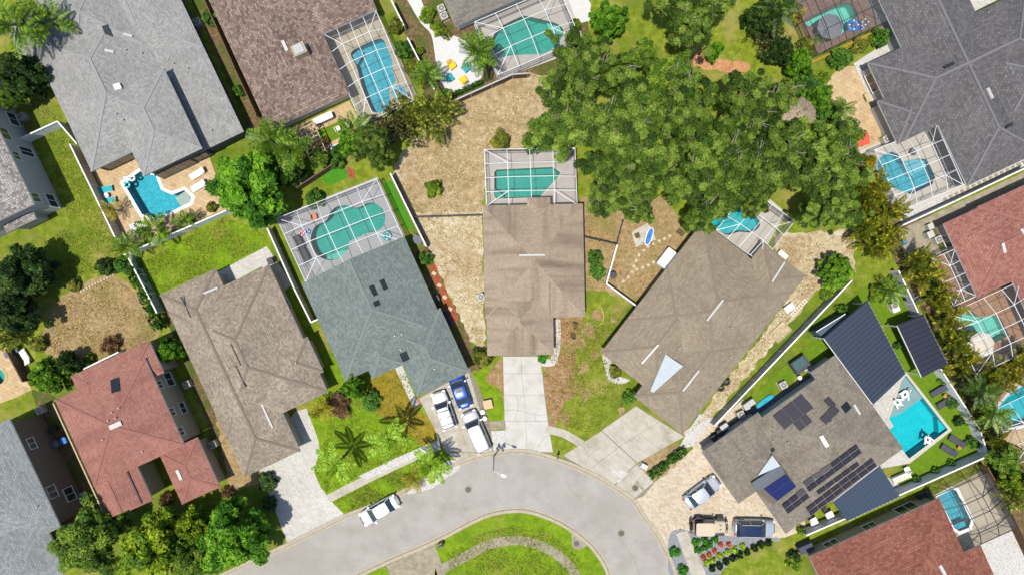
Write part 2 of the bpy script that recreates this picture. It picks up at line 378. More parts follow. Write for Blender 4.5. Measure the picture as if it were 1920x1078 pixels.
def pool(k, label, water, basin, coping, depth=1.35, zc=.05, shelves=(), cw=.30):
    P = POOLS[k]; cx = sum(p[0] for p in P) / len(P); cy = sum(p[1] for p in P) / len(P)
    r = thing('swimming_pool', label, 'pool', (cx, cy, 0)); L = [(p[0] - cx, p[1] - cy) for p in P]
    if poly_area(L) < 0: L = L[::-1]
    N = len(L); V = [(x, y, zc - .01) for x, y in L] + [(x, y, -depth) for x, y in L]
    F = [(i, (i + 1) % N, N + (i + 1) % N, N + i) for i in range(N)]
    ob('basin_wall', mesh('basin_wall', V, F, basin), r)
    ob('basin_floor', flat_mesh('basin_floor', L, -depth, basin), r)
    ob('coping', flat_mesh('coping', inset(L, -cw), zc, coping, [inset(L, .05)], .06), r)
    ob('water', flat_mesh('water', inset(L, -.02), -.10, water), r)
    for P2, zs, mt in shelves:
        w = W2(P2); ob('step', flat_mesh('step', [(p.x - cx, p.y - cy) for p in w], zs, mt or basin, (), depth + zs - .01), r)
    return r
allp = list(POOLS)
# ---------------------------------------------------------------- ground
B = 420.0
struct('ground', flat_mesh('ground', [(-B, -B), (B, -B), (B, B), (-B, B)], 0.0, m_lawn, [POOLS[k] for k in allp]))
outer = [(300, 1138), (420, 1078), (538, 1023), (594, 995), (650, 967), (680, 956), (751, 925), (828, 884), (863, 868), (891, 858), (926, 851), (961, 847), (998, 849), (1040, 861), (1080, 876), (1120, 895), (1153, 915), (1186, 938), (1206, 968), (1231, 1003), (1251, 1041), (1264, 1078), (1275, 1130), (1280, 1200)]
inner = [(430, 1188), (600, 1109), (668, 1078), (731, 1049), (818, 1011), (881, 978), (919, 962), (961, 955), (998, 958), (1048, 977), (1085, 1001), (1110, 1022), (1130, 1049), (1143, 1078), (1155, 1130), (1158, 1200)]
ow = smooth_pts(W2(outer), 4, False); iw = smooth_pts(W2(inner), 4, False)
struct('road', flat_mesh('road', ow + iw[::-1], .008, m_asph), 'curved bleached grey residential street with kerbs')
for nm, pl, sgn in (('kerb', ow, 1), ('kerb', iw, -1)):
    V, F = ribbon(pl, .36 * sgn, 0.0, .085, .0); struct(nm, mesh(nm, V, F, m_gutter))
    V, F = ribbon(pl, .30 * sgn, .0, .02, -.30 * sgn); struct('gutter', mesh('gutter', V, F, m_gutter))
    V, F = ribbon(pl, .07 * sgn, .0, .026, -.09 * sgn); struct('gutter_stain', mesh('gutter', V, F, m_stain))
# worn tyre bands and seams are left to the asphalt material; a few sealed cracks:
def crack(P, w=.035, lvl=7, mat=None):
    pts = []
    for p in smooth_pts([Vector(q) for q in P], 5, False): pts.append(G(p.x + random.uniform(-.9, .9), p.y + random.uniform(-.9, .9)))
    V, F = ribbon(pts, w, .0, .004 * lvl, -w / 2); return struct('crack', mesh('crack', V, F, mat or m_joint))
crack([(1065, 905), (1072, 921), (1090, 932)], .04, 3); crack([(1165, 1010), (1190, 1050), (1200, 1078)], .04, 3); crack([(700, 985), (820, 930), (930, 905), (1020, 900)], .03, 3, m_asph)
sheet('lawn_island', [(735, 1060), (820, 1018), (881, 985), (920, 969), (961, 961), (1000, 964), (1046, 983), (1080, 1005), (1103, 1025), (1122, 1052), (1136, 1085), (1140, 1200), (700, 1240), (690, 1090)], 1, m_lawn_b, 3)
sheet('lawn_front', [(540, 1018), (500, 900), (575, 765), (640, 700), (760, 680), (790, 750), (828, 845), (862, 866), (790, 895), (745, 924), (680, 954), (650, 965)], 1, m_lawn_b)
sheet('lawn_side', [(525, 540), (545, 530), (600, 640), (650, 705), (620, 735), (585, 670)], 1, m_lawn_b)
sheet('lawn_back', [(262, 492), (420, 405), (500, 440), (510, 470), (385, 520), (300, 560)], 1, m_lawn_b)
sheet('lawn_ochre', [(698, 706), (742, 688), (775, 762), (803, 780), (818, 825), (795, 836), (765, 815), (735, 790), (700, 772), (688, 740)], 2, m_lawn_o, 2)
sheet('lawn_between', [(880, 705), (945, 672), (948, 790), (920, 790), (900, 740)], 1, m_lawn_b)
sheet('dirt_corner', [(912, 705), (945, 672), (946, 760), (938, 730), (920, 720)], 2, m_dirt, 3)
sheet('dry_yard', [(735, 330), (750, 290), (800, 240), (850, 190), (992, 130), (1060, 150), (1060, 285), (912, 283), (905, 400), (910, 660), (880, 640), (850, 570), (800, 470), (770, 400)], 1, m_straw)
sheet('dry_yard_upper', [(748, 325), (765, 285), (805, 245), (850, 195), (992, 135), (1055, 150), (1055, 280), (912, 281), (903, 398), (775, 398)], 2, surf('dry_brown_grass_pale', [(.28, C(158, 134, 96)), (.5, C(202, 178, 136)), (.66, C(224, 204, 166)), (.8, C(244, 232, 206))], 1.3, (8., .34), [(.2, C(164, 146, 88), .52, .7), (.5, C(176, 142, 104), .56, .74)], bump=.05, bscale=8.))
sheet('dry_yard_side', [(1090, 370), (1250, 370), (1280, 430), (1305, 440), (1190, 575), (1130, 545), (1090, 545)], 1, m_dry)
sheet('dry_yard_corner', [(1450, 440), (1600, 430), (1605, 510), (1530, 545), (1335, 785), (1285, 815), (1480, 560)], 1, m_straw)
sheet('dirt_front', [(1036, 590), (1092, 590), (1080, 640), (1078, 700), (1055, 760), (1040, 800), (1022, 790), (1020, 690), (1044, 660)], 2, m_dirt, 3)
for i, (x, y, s) in enumerate([(1085, 640, 13), (1092, 690, 10), (1072, 730, 13), (1098, 740, 8), (1060, 785, 10), (1105, 620, 12), (1120, 590, 10), (1150, 600, 6), (1115, 665, 7), (1165, 770, 6)]): sheet('dirt_patch', [(x + s * math.cos(a) * (1 + .35 * math.sin(a * 3 + i)), y + s * 1.3 * math.sin(a) * (1 + .3 * math.cos(a * 2 + i))) for a in [k * .6283 for k in range(10)]], 3, m_dry if i % 2 else m_dirt, 2)
sheet('lawn_wedge', [(1060, 600), (1090, 590), (1140, 550), (1200, 565), (1130, 660), (1190, 745), (1175, 775), (1115, 822), (1030, 800)], 1, m_lawn)
sheet('dry_yard_left', [(78, 640), (110, 560), (190, 518), (240, 530), (275, 580), (296, 632), (210, 690), (130, 700), (85, 660)], 1, m_dry, 3)
sheet('dirt_strip_house', [(400, 760), (410, 755), (500, 905), (430, 920)], 2, m_dry)
sheet('side_ground', [(300, 560), (340, 540), (470, 900), (430, 910)], 1, m_mulch)
sheet('side_ground', [(340, -40), (400, -40), (500, 230), (470, 250)], 1, m_mulch)
sheet('side_ground', [(770, 470), (800, 460), (905, 690), (880, 700)], 1, m_mulch)
sheet('shade_yard', [(400, 330), (560, 280), (640, 310), (720, 340), (520, 420), (500, 440), (420, 400)], 1, m_lawn)
sheet('garden_floor', [(720, -60), (1080, -60), (1120, 130), (850, 195), (800, 190)], 1, m_mulch, 0, ['p3'])
sheet('soil_patch', [(1285, 70), (1322, 78), (1345, 108), (1402, 118), (1396, 136), (1330, 132), (1300, 124)], 3, surf('sandy_soil', [(.3, C(196, 126, 84)), (.6, C(230, 176, 126)), (.8, C(240, 206, 166))], 1.5, (9., .4)), 3)
sheet('garden_floor', [(1400, -60), (1640, -60), (1760, 60), (1640, 200), (1650, 290), (1560, 300), (1480, 190)], 1, m_lawn, 0, ['p12'])
sheet('garden_floor', [(1640, 420), (1760, 400), (2050, 640), (2050, 1120), (1860, 1100), (1840, 800), (1700, 530)], 1, m_mulch, 0, ['p8', 'p11'])
sheet('side_ground', [(60, 730), (105, 745), (240, 960), (150, 970)], 1, m_mulch)
# white shell garden with path
sheet('shell_path', [(755, -20), (772, 15), (790, 45), (808, 65), (815, 100), (822, 145), (838, 170), (868, 172), (900, 150), (905, 125), (880, 85), (858, 70), (830, 62), (806, 40), (790, 0), (785, -20)], 3, m_shell, 4)
sheet('stone_strip', [(1050, -20), (1105, -20), (1110, 40), (1075, 45)], 2, m_shell)
sheet('stone_strip', [(1850, -15), (1700, 55), (1600, 120), (1650, 225), (1668, 262), (1690, 270), (1640, 150), (1632, 122), (1890, -10)], 3, m_peb)
sheet('stone_strip', [(1685, 390), (1812, 345), (1960, 280), (1960, 300), (1690, 425)], 3, m_peb)
sheet('concrete_strip', [(1690, 430), (1960, 305), (1960, 345), (1745, 430), (1775, 500), (1700, 520)], 2, m_conc_d)
sheet('paver_path', [(1553, 150), (1600, 125), (1640, 200), (1650, 280), (1590, 285), (1560, 200)], 2, m_trav, 3)
# driveways
sheet('paver_driveway', [(487, 880), (540, 1020), (648, 966), (620, 938), (601, 912), (589, 885), (593, 865), (600, 846), (597, 825), (588, 800), (575, 765), (555, 770), (530, 800), (500, 860)], 4, m_pav_w)
sheet('paver_walk', [(390, 520), (500, 462), (548, 532), (535, 545), (490, 500), (415, 540)], 3, m_pav_w)
sheet('paver_driveway', [(1186, 938), (1228, 903), (1300, 840), (1280, 810), (1320, 785), (1420, 770), (1500, 850), (1510, 990), (1490, 1000), (1470, 1008), (1390, 1006), (1310, 1000), (1275, 990), (1258, 1002), (1250, 1038), (1231, 1003), (1206, 968)], 3, m_pav_c)
sheet('pebble_bed', [(1287, 812), (1312, 775), (1335, 785), (1300, 835), (1270, 845)], 4, m_peb)
sheet('pebble_bed', [(1142, 888), (1160, 878), (1190, 895), (1193, 903), (1165, 910)], 6, m_peb, 2)
sheet('pebble_bed', [(1128, 655), (1142, 655), (1148, 690), (1160, 705), (1182, 712), (1162, 720), (1142, 712), (1134, 690)], 4, m_peb, 2)
sheet('pebble_bed', [(918, 808), (948, 806), (950, 846), (926, 850)], 3, m_peb)
sheet('pebble_bed', [(740, 688), (754, 684), (783, 755), (790, 762), (775, 764)], 4, m_peb)
sheet('paver_edging', [(801, 758), (810, 756), (829, 818), (822, 824)], 5, m_pav_c)
sheet('brick_pad', [(780, 748), (803, 738), (808, 752), (786, 762)], 5, m_pav_b)
sheet('garden_strip', [(1193, 868), (1256, 822), (1290, 850), (1228, 903)], 5, m_dry)
sheet('gravel_bed', [(1253, 1012), (1270, 992), (1310, 998), (1390, 1006), (1470, 1008), (1440, 1020), (1400, 1030), (1340, 1090), (1262, 1090)], 5, m_gravel, 3)
sheet('garden_path', [(1268, 1000), (1288, 994), (1330, 1090), (1300, 1090)], 6, m_conc)
sheet('lawn_garden', [(1335, 1085), (1400, 1030), (1440, 1018), (1500, 1000), (1530, 1040), (1530, 1120), (1350, 1120)], 6, m_lawn)
sheet('white_bed', [(800, 888), (842, 862), (862, 868), (858, 882), (835, 896), (810, 915), (765, 926), (770, 912)], 5, m_peb, 2)
sheet('storm_apron', [(1074, 990), (1105, 1016), (1098, 1024), (1085, 1030), (1073, 1024), (1072, 1008)], 6, m_conc_d, 3)
sheet('storm_apron', [(1165, 915), (1195, 900), (1208, 916), (1185, 935)], 6, m_conc_d)
# the concrete drives and pavements: each slab its own piece over recessed joints
def quad_slabs(root, q, nu, nv, mat, z=.03, gap=.018, us=None, vs=None, jit=0.):
    q = [G(*p) for p in q]
    us = us or [i / nu for i in range(nu + 1)]; vs = vs or [i / nv for i in range(nv + 1)]
    def at(u, v): return (q[0] * (1 - u) + q[1] * u) * (1 - v) + (q[3] * (1 - u) + q[2] * u) * v
    for i in range(len(us) - 1):
        for j in range(len(vs) - 1):
            c = [at(us[i], vs[j]), at(us[i + 1], vs[j]), at(us[i + 1], vs[j + 1]), at(us[i], vs[j + 1])]
            m = sum(c, Vector()) / 4; P = [(p + (m - p).normalized() * gap * 1.3) for p in c]
            o = ob('slab', flat_mesh('slab', [(p.x, p.y) for p in P], z + random.uniform(-.003, .003), mat, (), .05), root)
def slab_root(name, base, lvl=3):
    o = sheet(name, base, lvl, m_joint); return o
r = slab_root('driveway', [(943, 666), (1012, 662), (1018, 700), (1024, 760), (1037, 849), (990, 847), (948, 846), (945, 760)])
rows = [(668, 943, 977, 1011), (700, 943.5, 978, 1017), (741, 945, 983, 1021), (789, 946, 986, 1027), (847, 948, 988, 1037)]
for (y0, a0, b0, c0), (y1, a1, b1, c1) in zip(rows, rows[1:]):
    quad_slabs(r, [(a0, y0), (b0, y0), (b1, y1), (a1, y1)], 1, 1, m_conc_w); quad_slabs(r, [(b0, y0), (c0, y0), (c1, y1), (b1, y1)], 1, 1, m_conc_w)
for P in ([(968, 742), (972, 760), (965, 789)], [(988, 774), (1010, 778), (1025, 776)], [(1003, 778), (1005, 790)], [(1006, 845), (1015, 828), (1030, 815)], [(950, 768), (970, 768), (985, 772)]): crack(P, .03, 8)
r = slab_root('driveway', [(783, 745), (880, 690), (900, 730), (918, 790), (926, 850), (862, 868), (830, 840), (806, 756)])
quad_slabs(r, [(786, 747), (878, 694), (924, 849), (836, 846)], 2, 3, m_conc)
quad_slabs(r, [(836, 847), (924, 850), (890, 858), (863, 868)], 2, 1, m_conc)
for P in ([(838, 800), (845, 820), (868, 815), (868, 850), (872, 862)], [(860, 795), (868, 815)], [(838, 810), (836, 830)]): crack(P, .03, 8)
r = slab_root('driveway', [(1053, 853), (1080, 840), (1125, 808), (1192, 760), (1285, 818), (1193, 868), (1228, 903), (1206, 930), (1186, 937), (1150, 912), (1118, 893), (1080, 875)])
quad_slabs(r, [(1128, 806), (1192, 761), (1283, 818), (1195, 867)], 4, 2, m_conc)
quad_slabs(r, [(1056, 853), (1127, 807), (1194, 868), (1150, 910)], 3, 2, m_conc)
quad_slabs(r, [(1152, 911), (1194, 869), (1226, 903), (1187, 936)], 2, 2, m_conc)
for P in ([(1090, 830), (1103, 855), (1098, 870)], [(1103, 855), (1128, 836)], [(1160, 815), (1175, 830), (1190, 838)]): crack(P, .03, 8)
r = slab_root('driveway', [(723, 1060), (816, 1016), (818, 1058), (860, 1140), (770, 1170)])
quad_slabs(r, [(725, 1060), (815, 1018), (856, 1138), (772, 1168)], 2, 3, m_conc_d)
def walk(P, w, seg, mat, z=.034, name='pavement'):
    pts = smooth_pts(W2(P), 8, False); root = None
    V, F = ribbon(pts, w, .0, .016); root = struct(name, mesh(name, V, F, m_joint))
    d = 0.; acc = [pts[0]]; last = pts[0]
    def flush(a):
        if len(a) > 1:
            V, F = ribbon(a, w - .02, -.02, z + random.uniform(-.002, .002), .01); ob('slab', mesh('slab', V, F, mat), root)
    for p in pts[1:]:
        d += (p - last).length; last = p; acc.append(p)
        if d >= seg:
            t = (acc[-1] - acc[-2]).normalized() * .025; flush(acc[:-1] + [acc[-1] - t]); acc = [acc[-1]]; d = 0.
    flush(acc)
walk([(816, 1062), (826, 1058), (881, 1028), (915, 1012), (955, 1004), (990, 1006), (1030, 1020), (1062, 1042), (1086, 1073), (1105, 1130)], -1.1, 1.5, m_conc_d)
walk([(612, 928), (670, 898), (740, 864), (820, 828)], -.95, 1.5, m_conc)
walk([(1024, 797), (1060, 806), (1095, 826)], -.9, 1.3, m_conc)
walk([(918, 790), (947, 787)], -1.0, 1.2, m_conc_d)
walk([(1050, 598), (1051, 640), (1042, 682), (1014, 686)], -.85, 1.4, m_conc_w, name='garden_walk')
sheet('pebble_edge', [(672, 892), (742, 858), (822, 824), (826, 836), (742, 874), (690, 898)], 10, m_peb)
# pool decks
sheet('pool_deck', [(170, 312), (240, 462), (300, 442), (425, 392), (405, 330), (388, 280), (290, 300), (250, 280)], 3, m_trav, 0, ['p1'])
sheet('pool_deck', [(605, 60), (705, 18), (785, 182), (680, 238)], 3, m_deck_t, 0, ['p2'])
sheet('pool_deck', [(880, 30), (1050, -40), (1100, 90), (935, 150)], 3, m_deck_p, 0, ['p3'])
sheet('pool_deck', [(518, 408), (708, 332), (758, 445), (573, 530)], 3, m_deck_g, 0, ['p4'])
sheet('pool_deck', [(911, 285), (1077, 283), (1082, 390), (914, 392)], 3, m_deck_p, 0, ['p5'])
sheet('pool_deck', [(1295, 385), (1385, 325), (1475, 400), (1420, 490), (1325, 445)], 3, m_deck_w, 0, ['p6'])
sheet('pool_deck', [(1605, 285), (1760, 222), (1815, 348), (1675, 405)], 4, m_deck_w, 0, ['p7'])
sheet('pool_deck', [(1740, 490), (1790, 465), (1830, 555), (1940, 520), (1985, 620), (1830, 705)], 3, m_pav_b, 0, ['p8'])
sheet('pool_deck', [(1637, 758), (1700, 698), (1785, 806), (1706, 868), (1640, 880), (1690, 910), (1655, 930), (1590, 880)], 3, m_pav_w, 0, ['p9'])
sheet('turf_lawn', [(1700, 575), (1760, 690), (1830, 805), (1835, 850), (1690, 910), (1706, 868), (1785, 806), (1690, 690), (1640, 570)], 2, m_turf)
sheet('turf_lawn', [(1385, 757), (1440, 716), (1520, 640), (1590, 560), (1625, 535), (1690, 525), (1705, 580), (1600, 640), (1500, 700), (1400, 775)], 4, m_turf)
sheet('slab_floor', [(1395, 775), (1540, 690), (1560, 715), (1420, 800), (1340, 840), (1330, 815)], 5, m_slate)
sheet('stone_pad', [(1335, 798), (1393, 748), (1402, 760), (1350, 808)], 6, m_pav_c)
sheet('pool_deck', [(1750, 928), (1845, 880), (1905, 992), (1812, 1038)], 3, m_deck_t, 0, ['p10'])
sheet('stone_yard', [(1838, 1020), (1905, 990), (1960, 1100), (1880, 1120)], 4, m_peb)
sheet('pool_deck', [(1845, 775), (1890, 725), (1945, 695), (2005, 765), (1900, 860)], 3, m_trav, 0, ['p11'])
sheet('pool_deck', [(1470, -30), (1660, -30), (1672, 35), (1525, 106)], 3, m_pav_g, 0, ['p12'])
sheet('pool_deck', [(-40, 690), (10, 650), (60, 730), (30, 745), (-40, 770)], 3, m_trav, 0, ['p13'])
sheet('patio', [(540, 245), (655, 190), (680, 238), (600, 290)], 3, m_trav)
sheet('turf_patch', [(592, 248), (648, 222), (662, 246), (606, 274)], 4, m_turf)
sheet('turf_patch', [(600, 328), (645, 310), (656, 332), (614, 350)], 4, m_turf2)
sheet('turf_patch', [(717, 346), (733, 338), (775, 425), (762, 432)], 4, m_turf2)
sheet('red_mulch_bed', [(645, 305), (665, 320), (665, 335), (655, 335)], 5, m_redm)
sheet('red_mulch_bed', [(800, 500), (815, 495), (860, 600), (850, 605)], 5, m_redm)
pool('p1', 'freeform turquoise pool with white coping on travertine terrace by the grey house', W_BLUE, m_basin_b, m_white, shelves=[([(326, 371), (346, 357), (360, 370), (356, 381), (338, 389)], -.35, m_deck_w)])
pool('p2', 'narrow blue pool with round spa inside the white cage of the brown roof house', W_BLUE, m_basin_b, m_deck_t, shelves=[([(659, 102), (671, 92), (680, 100), (667, 122)], -.4, None)])
pool('p3', 'teal kidney shaped pool at the top edge beside the big oak', W_TEAL, m_basin, m_deck_p, shelves=[([(1025, 41), (1050, 49), (1055, 62), (1040, 62), (1028, 52)], -.4, m_basin_p)])
pool('p4', 'long teal lagoon shaped pool on grey deck behind the blue grey house', W_TEAL, m_basin, m_deck_g, shelves=[([(640, 470), (653, 467), (640, 481), (625, 488), (609, 486), (612, 480)], -.35, m_basin_p)])
pool('p5', 'green straight sided pool behind the central tan house', W_TEAL, m_basin, m_deck_w, cw=.2, shelves=[([(926, 352), (944, 365), (944, 373), (931, 373), (926, 367)], -.35, None)])
pool('p6', 'pale turquoise pool half hidden under the spreading oaks', W_PALE, m_basin_t, m_deck_w)
pool('p7', 'blue angular pool under the white cage of the dark grey roof house', W_BLUE, m_basin_b, m_deck_w, shelves=[([(1696, 304), (1719, 298), (1735, 299), (1741, 312), (1712, 330)], -.4, surf('pool_shelf', [(.3, C(120, 200, 214, .62)), (.7, C(150, 216, 226, .62))], 2., (7., .2)))])
pool('p8', 'pale green pool with brown paved deck and cream parasol beside it', W_PALE, m_basin_p, m_pav_b)
pool('p9', 'uncaged bright turquoise pool with sun shelf beside artificial lawn', W_TURQ, m_basin_t, m_deck_w, cw=.22, shelves=[([(1697, 703), (1732, 746), (1690, 776), (1667, 784), (1690, 713)], -.25, m_deck_g), ([(1762, 786), (1777, 804), (1764, 813)], -.4, None)])
pool('p10', 'small blue pool under the bronze framed cage at the lower right', W_BLUE, m_basin_b, m_white, shelves=[([(1788, 988), (1812, 977), (1816, 988), (1799, 995)], -.4, None)])
pool('p11', 'turquoise caged pool cut by the right edge among yellow palms', W_TURQ, m_basin_t, m_white)
pool('p12', 'pale green pool with grey parasol and taupe deck at the upper right', W_PALE, m_basin_p, m_pav_g)
pool('p13', 'round teal pool cut by the left edge of the picture', W_TEAL, m_basin, m_trav)
# round spa beside the narrow pool
c = G(749, 175); r = thing('spa', 'round raised spa at the corner of the narrow blue pool', 'spa', c)
cir = [(1.0 * math.cos(i * math.pi / 12), 1.0 * math.sin(i * math.pi / 12)) for i in range(24)]
ob('rim', flat_mesh('rim', [(x * 1.15, y * 1.15) for x, y in cir], .32, m_deck_t, [[(x * .85, y * .85) for x, y in cir]], .3), r)
ob('water', flat_mesh('water', [(x * .87, y * .87) for x, y in cir], .25, plain('spa_water', C(120, 190, 205, .6), .1, spec=.8)), r)
# ---------------------------------------------------------------- houses
class House:
    def __init__(s, label, org, ax, wall, roof, fascia=None, ridge=None, name='house'):
        l = math.hypot(*ax); s.a = (ax[0] / l, ax[1] / l); s.b = (-s.a[1], s.a[0]) if False else (s.a[1], -s.a[0])
        s.org = org; s.wall_m, s.roof_m, s.fas_m, s.rid_m = wall, roof, fascia or m_white, ridge
        p = G(org[0], org[1], 2.7); s.loc = Vector((p.x, p.y, 0)); s.root = thing(name, label, 'house', s.loc)
        s.V = []; s.F = []; s.UV = []; s.WV = []; s.WF = []; s.planes = []; s.FV = []; s.FF = []; s.caps = []; s.blocks = []; s.k = 0
    def px(s, a, b): return (s.org[0] + a * s.a[0] + b * s.b[0], s.org[1] + a * s.a[1] + b * s.b[1])
    def face(s, P):
        n = (P[1] - P[0]).cross(P[2] - P[0])
        if n.length < 1e-6: n = (P[2] - P[1]).cross(P[-1] - P[1])
        if n.z < 0: P = P[::-1]; n = -n
        n.normalize(); t = Vector((0, 0, 1)).cross(n)
        t = t.normalized() if t.length > 1e-4 else Vector((1, 0, 0)); w = n.cross(t)
        k = len(s.V); s.V += [p - s.loc for p in P]; s.F.append(tuple(range(k, k + len(P)))); s.UV.append([(p.dot(t), p.dot(w)) for p in P])
        s.planes.append((n, n.dot(P[0]), [(p.x, p.y) for p in P]))
    def eave(s, P, z, drop=.2):
        """fascia round the outline and a soffit below"""
        k = len(s.FV); N = len(P)
        s.FV += [Vector((p.x, p.y, z)) - s.loc for p in P] + [Vector((p.x, p.y, z - drop - .003 * s.k)) - s.loc for p in P]
        for i in range(N): s.FF.append((k + i, k + (i + 1) % N, k + N + (i + 1) % N, k + N + i))
        s.FF.append(tuple(k + N + i for i in range(N)))
    def walls(s, P, z, over=.42):
        Q = inset([(p.x, p.y) for p in P], over + .004 * s.k); k = len(s.WV); N = len(Q)
        s.WV += [Vector((x, y, 0)) - s.loc for x, y in Q] + [Vector((x, y, z - .05)) - s.loc for x, y in Q]
        for i in range(N): s.WF.append((k + i, k + (i + 1) % N, k + N + (i + 1) % N, k + N + i))
        s.blocks.append((Q, z))
    def block(s, a0, a1, b0, b1, z=2.7, pitch=.38, ends='hh', ridge='a', wall=True):
        """hip ('h') or gable ('g') roof over the rectangle; ridge along axis a or b"""
        s.k += 1; z += .003 * s.k
        c = [G(*s.px(a, b), z) for a, b in ((a0, b0), (a1, b0), (a1, b1), (a0, b1))]
        if ridge == 'b': c = [c[1], c[2], c[3], c[0]]
        u = c[1] - c[0]; v = c[3] - c[0]; Lu, Lv = u.length, v.length; u.normalize(); v.normalize()
        half = Lv / 2; i0 = min(half, Lu / 2) if ends[0] == 'h' else 0; i1 = min(half, Lu / 2) if ends[1] == 'h' else 0
        up = Vector((0, 0, half * pitch))
        r0 = c[0] + u * i0 + v * half + up; r1 = c[0] + u * (Lu - i1) + v * half + up
        if (r1 - r0).length < .05: r1 = r0
        s.face([c[0], c[1], r1, r0] if r1 != r0 else [c[0], c[1], r0]); s.face([c[2], c[3], r0, r1] if r1 != r0 else [c[2], c[3], r0])
        for e, t in (('0', [c[3], c[0], r0]), ('1', [c[1], c[2], r1])):
            if ends[int(e)] == 'h': s.face(t)
            else:
                k = len(s.WV); s.WV += [p - s.loc for p in t]; s.WF.append((k, k + 1, k + 2))
        if r0 != r1: s.caps.append((r0, r1))
        if ends[0] == 'h': s.caps += [(c[3], r0), (c[0], r0)]
        if ends[1] == 'h': s.caps += [(c[1], r1), (c[2], r1)]
        s.eave(c, z)
        if wall: s.walls(c, z)
        return c
    def plane(s, P, wall=False, drop=.2):
        """P: (px, py, z) corners of one flat roof facet standing on its own"""
        s.k += 1; c = [G(*p) for p in P]; s.face(list(c)); k = len(s.FV); N = len(c)
        s.FV += [p - s.loc for p in c] + [p - s.loc - Vector((0, 0, drop)) for p in c]
        for i in range(N): s.FF.append((k + i, k + (i + 1) % N, k + N + (i + 1) % N, k + N + i))
        s.FF.append(tuple(k + N + i for i in range(N)))
        if wall: s.walls(c, min(p.z for p in c))
    def height(s, x, y):
        best = None
        for n, d, P in s.planes:
            inside = False; j = len(P) - 1
            for i in range(len(P)):
                if (P[i][1] > y) != (P[j][1] > y) and x < (P[j][0] - P[i][0]) * (y - P[i][1]) / (P[j][1] - P[i][1]) + P[i][0]: inside = not inside
                j = i
            if inside and abs(n.z) > .05:
                z = (d - n.x * x - n.y * y) / n.z
                if best is None or z > best[0]: best = (z, n)
        return best
    def on(s, px, py):
        z = 3.0; n = Vector((0, 0, 1))
        for _ in range(12):
            p = G(px, py, z); h = s.height(p.x, p.y)
            if h: z, n = h
        p = G(px, py, z); return p, n
    def finish(s):
        s.roof = ob('roof', mesh('roof', s.V, s.F, s.roof_m, s.UV), s.root)
        if s.WF: s.wall = ob('wall', mesh('wall', s.WV, s.WF, s.wall_m), s.root)
        ob('fascia', mesh('fascia', s.FV, s.FF, s.fas_m), s.root)
        if s.rid_m:
            for p, q in s.caps:
                d = q - p
                if d.length < .3: continue
                # only where the cap is on the visible outside of the roof
                m = 6; vis = []
                for i in range(m + 1):
                    t = p + d * i / m; h = s.height(t.x, t.y); vis.append(h is None or t.z > h[0] - .06)
                i = 0
                while i < m:
                    if vis[i] and vis[i + 1]:
                        j = i
                        while j < m and vis[j + 1]: j += 1
                        a, b = p + d * i / m, p + d * j / m
                        bar('ridge_cap', s.rid_m, s.roof, a - s.loc + Vector((0, 0, .01)), b - s.loc + Vector((0, 0, .01)), .26, .05); i = j
                    else: i += 1
        return s
    def acc(s, name, mat, px, py, size, d=None, lift=0., bev=0.):
        """box sitting on the slope; size (along d, across, height); d in pixels"""
        p, n = s.on(px, py); d = d or s.a; dv = Vector((d[0], -d[1], 0)); dv = (dv - n * dv.dot(n)).normalized(); w = n.cross(dv)
        M = Matrix((dv, w, n)).transposed().to_euler()
        return ob(name, ubox(mat, bev), s.roof, p + n * (size[2] / 2 + lift) - s.loc, M, size)
    def vent(s, px, py, d, L=2.9): return s.acc('ridge_vent', m_vent, px, py, (L, .2, .12), d)
    def pipe(s, px, py):
        p, n = s.on(px, py); cyl('vent_pipe', m_steel, s.roof, p + Vector((0, 0, .16)) - s.loc, .13, .42, n=10)
    def boxvent(s, px, py, mat=None): return s.acc('roof_vent', mat or m_blk, px, py, (.42, .36, .16))
    def window(s, wp, wq, t, sill, w, h, mat=None):
        """window in the wall line wp->wq (world xy), t along it, outward normal to its right"""
        p = Vector(wp).to_2d(); q = Vector(wq).to_2d(); d = (q - p).normalized(); n = Vector((d.y, -d.x))
        c = p + (q - p) * t; rz = math.atan2(d.y, d.x); L2 = Vector((s.loc.x, s.loc.y))
        cc = c + n * .03 - L2; o = box('window', mat or m_white, s.root, (cc.x, cc.y, sill + h / 2), (w + .16, .1, h + .16), rz)
        ob('pane', ubox(m_glass), o, (0, -.42, 0), (0, 0, 0), (w / (w + .16), .4, h / (h + .16)))
        ob('mullion', ubox(mat or m_white), o, (0, -.55, 0), (0, 0, 0), (.05 / w, .3, h / (h + .16)))
        ob('sill', ubox(mat or m_white), o, (0, -.7, -.5), (0, 0, 0), (1.08, .8, .06 / h))
    def line(s, A, B2, z, inn, over=.42):
        p, q = G(*s.px(*A), z), G(*s.px(*B2), z); o = G(*s.px(A[0] + inn[0] * 10, A[1] + inn[1] * 10), z) - p; o = Vector((o.x, o.y)).normalized()
        p, q = Vector((p.x, p.y)) + o * (over + .02), Vector((q.x, q.y)) + o * (over + .02); d = q - p
        return (p, q, False) if Vector((d.y, -d.x)).dot(o) < 0 else (q, p, True)
    def openings(s, A, B2, z, inn, L, mat=None):
        p, q, f = s.line(A, B2, z, inn)
        for t, sl, w, hh in L: s.window(p, q, 1 - t if f else t, sl, w, hh, mat)
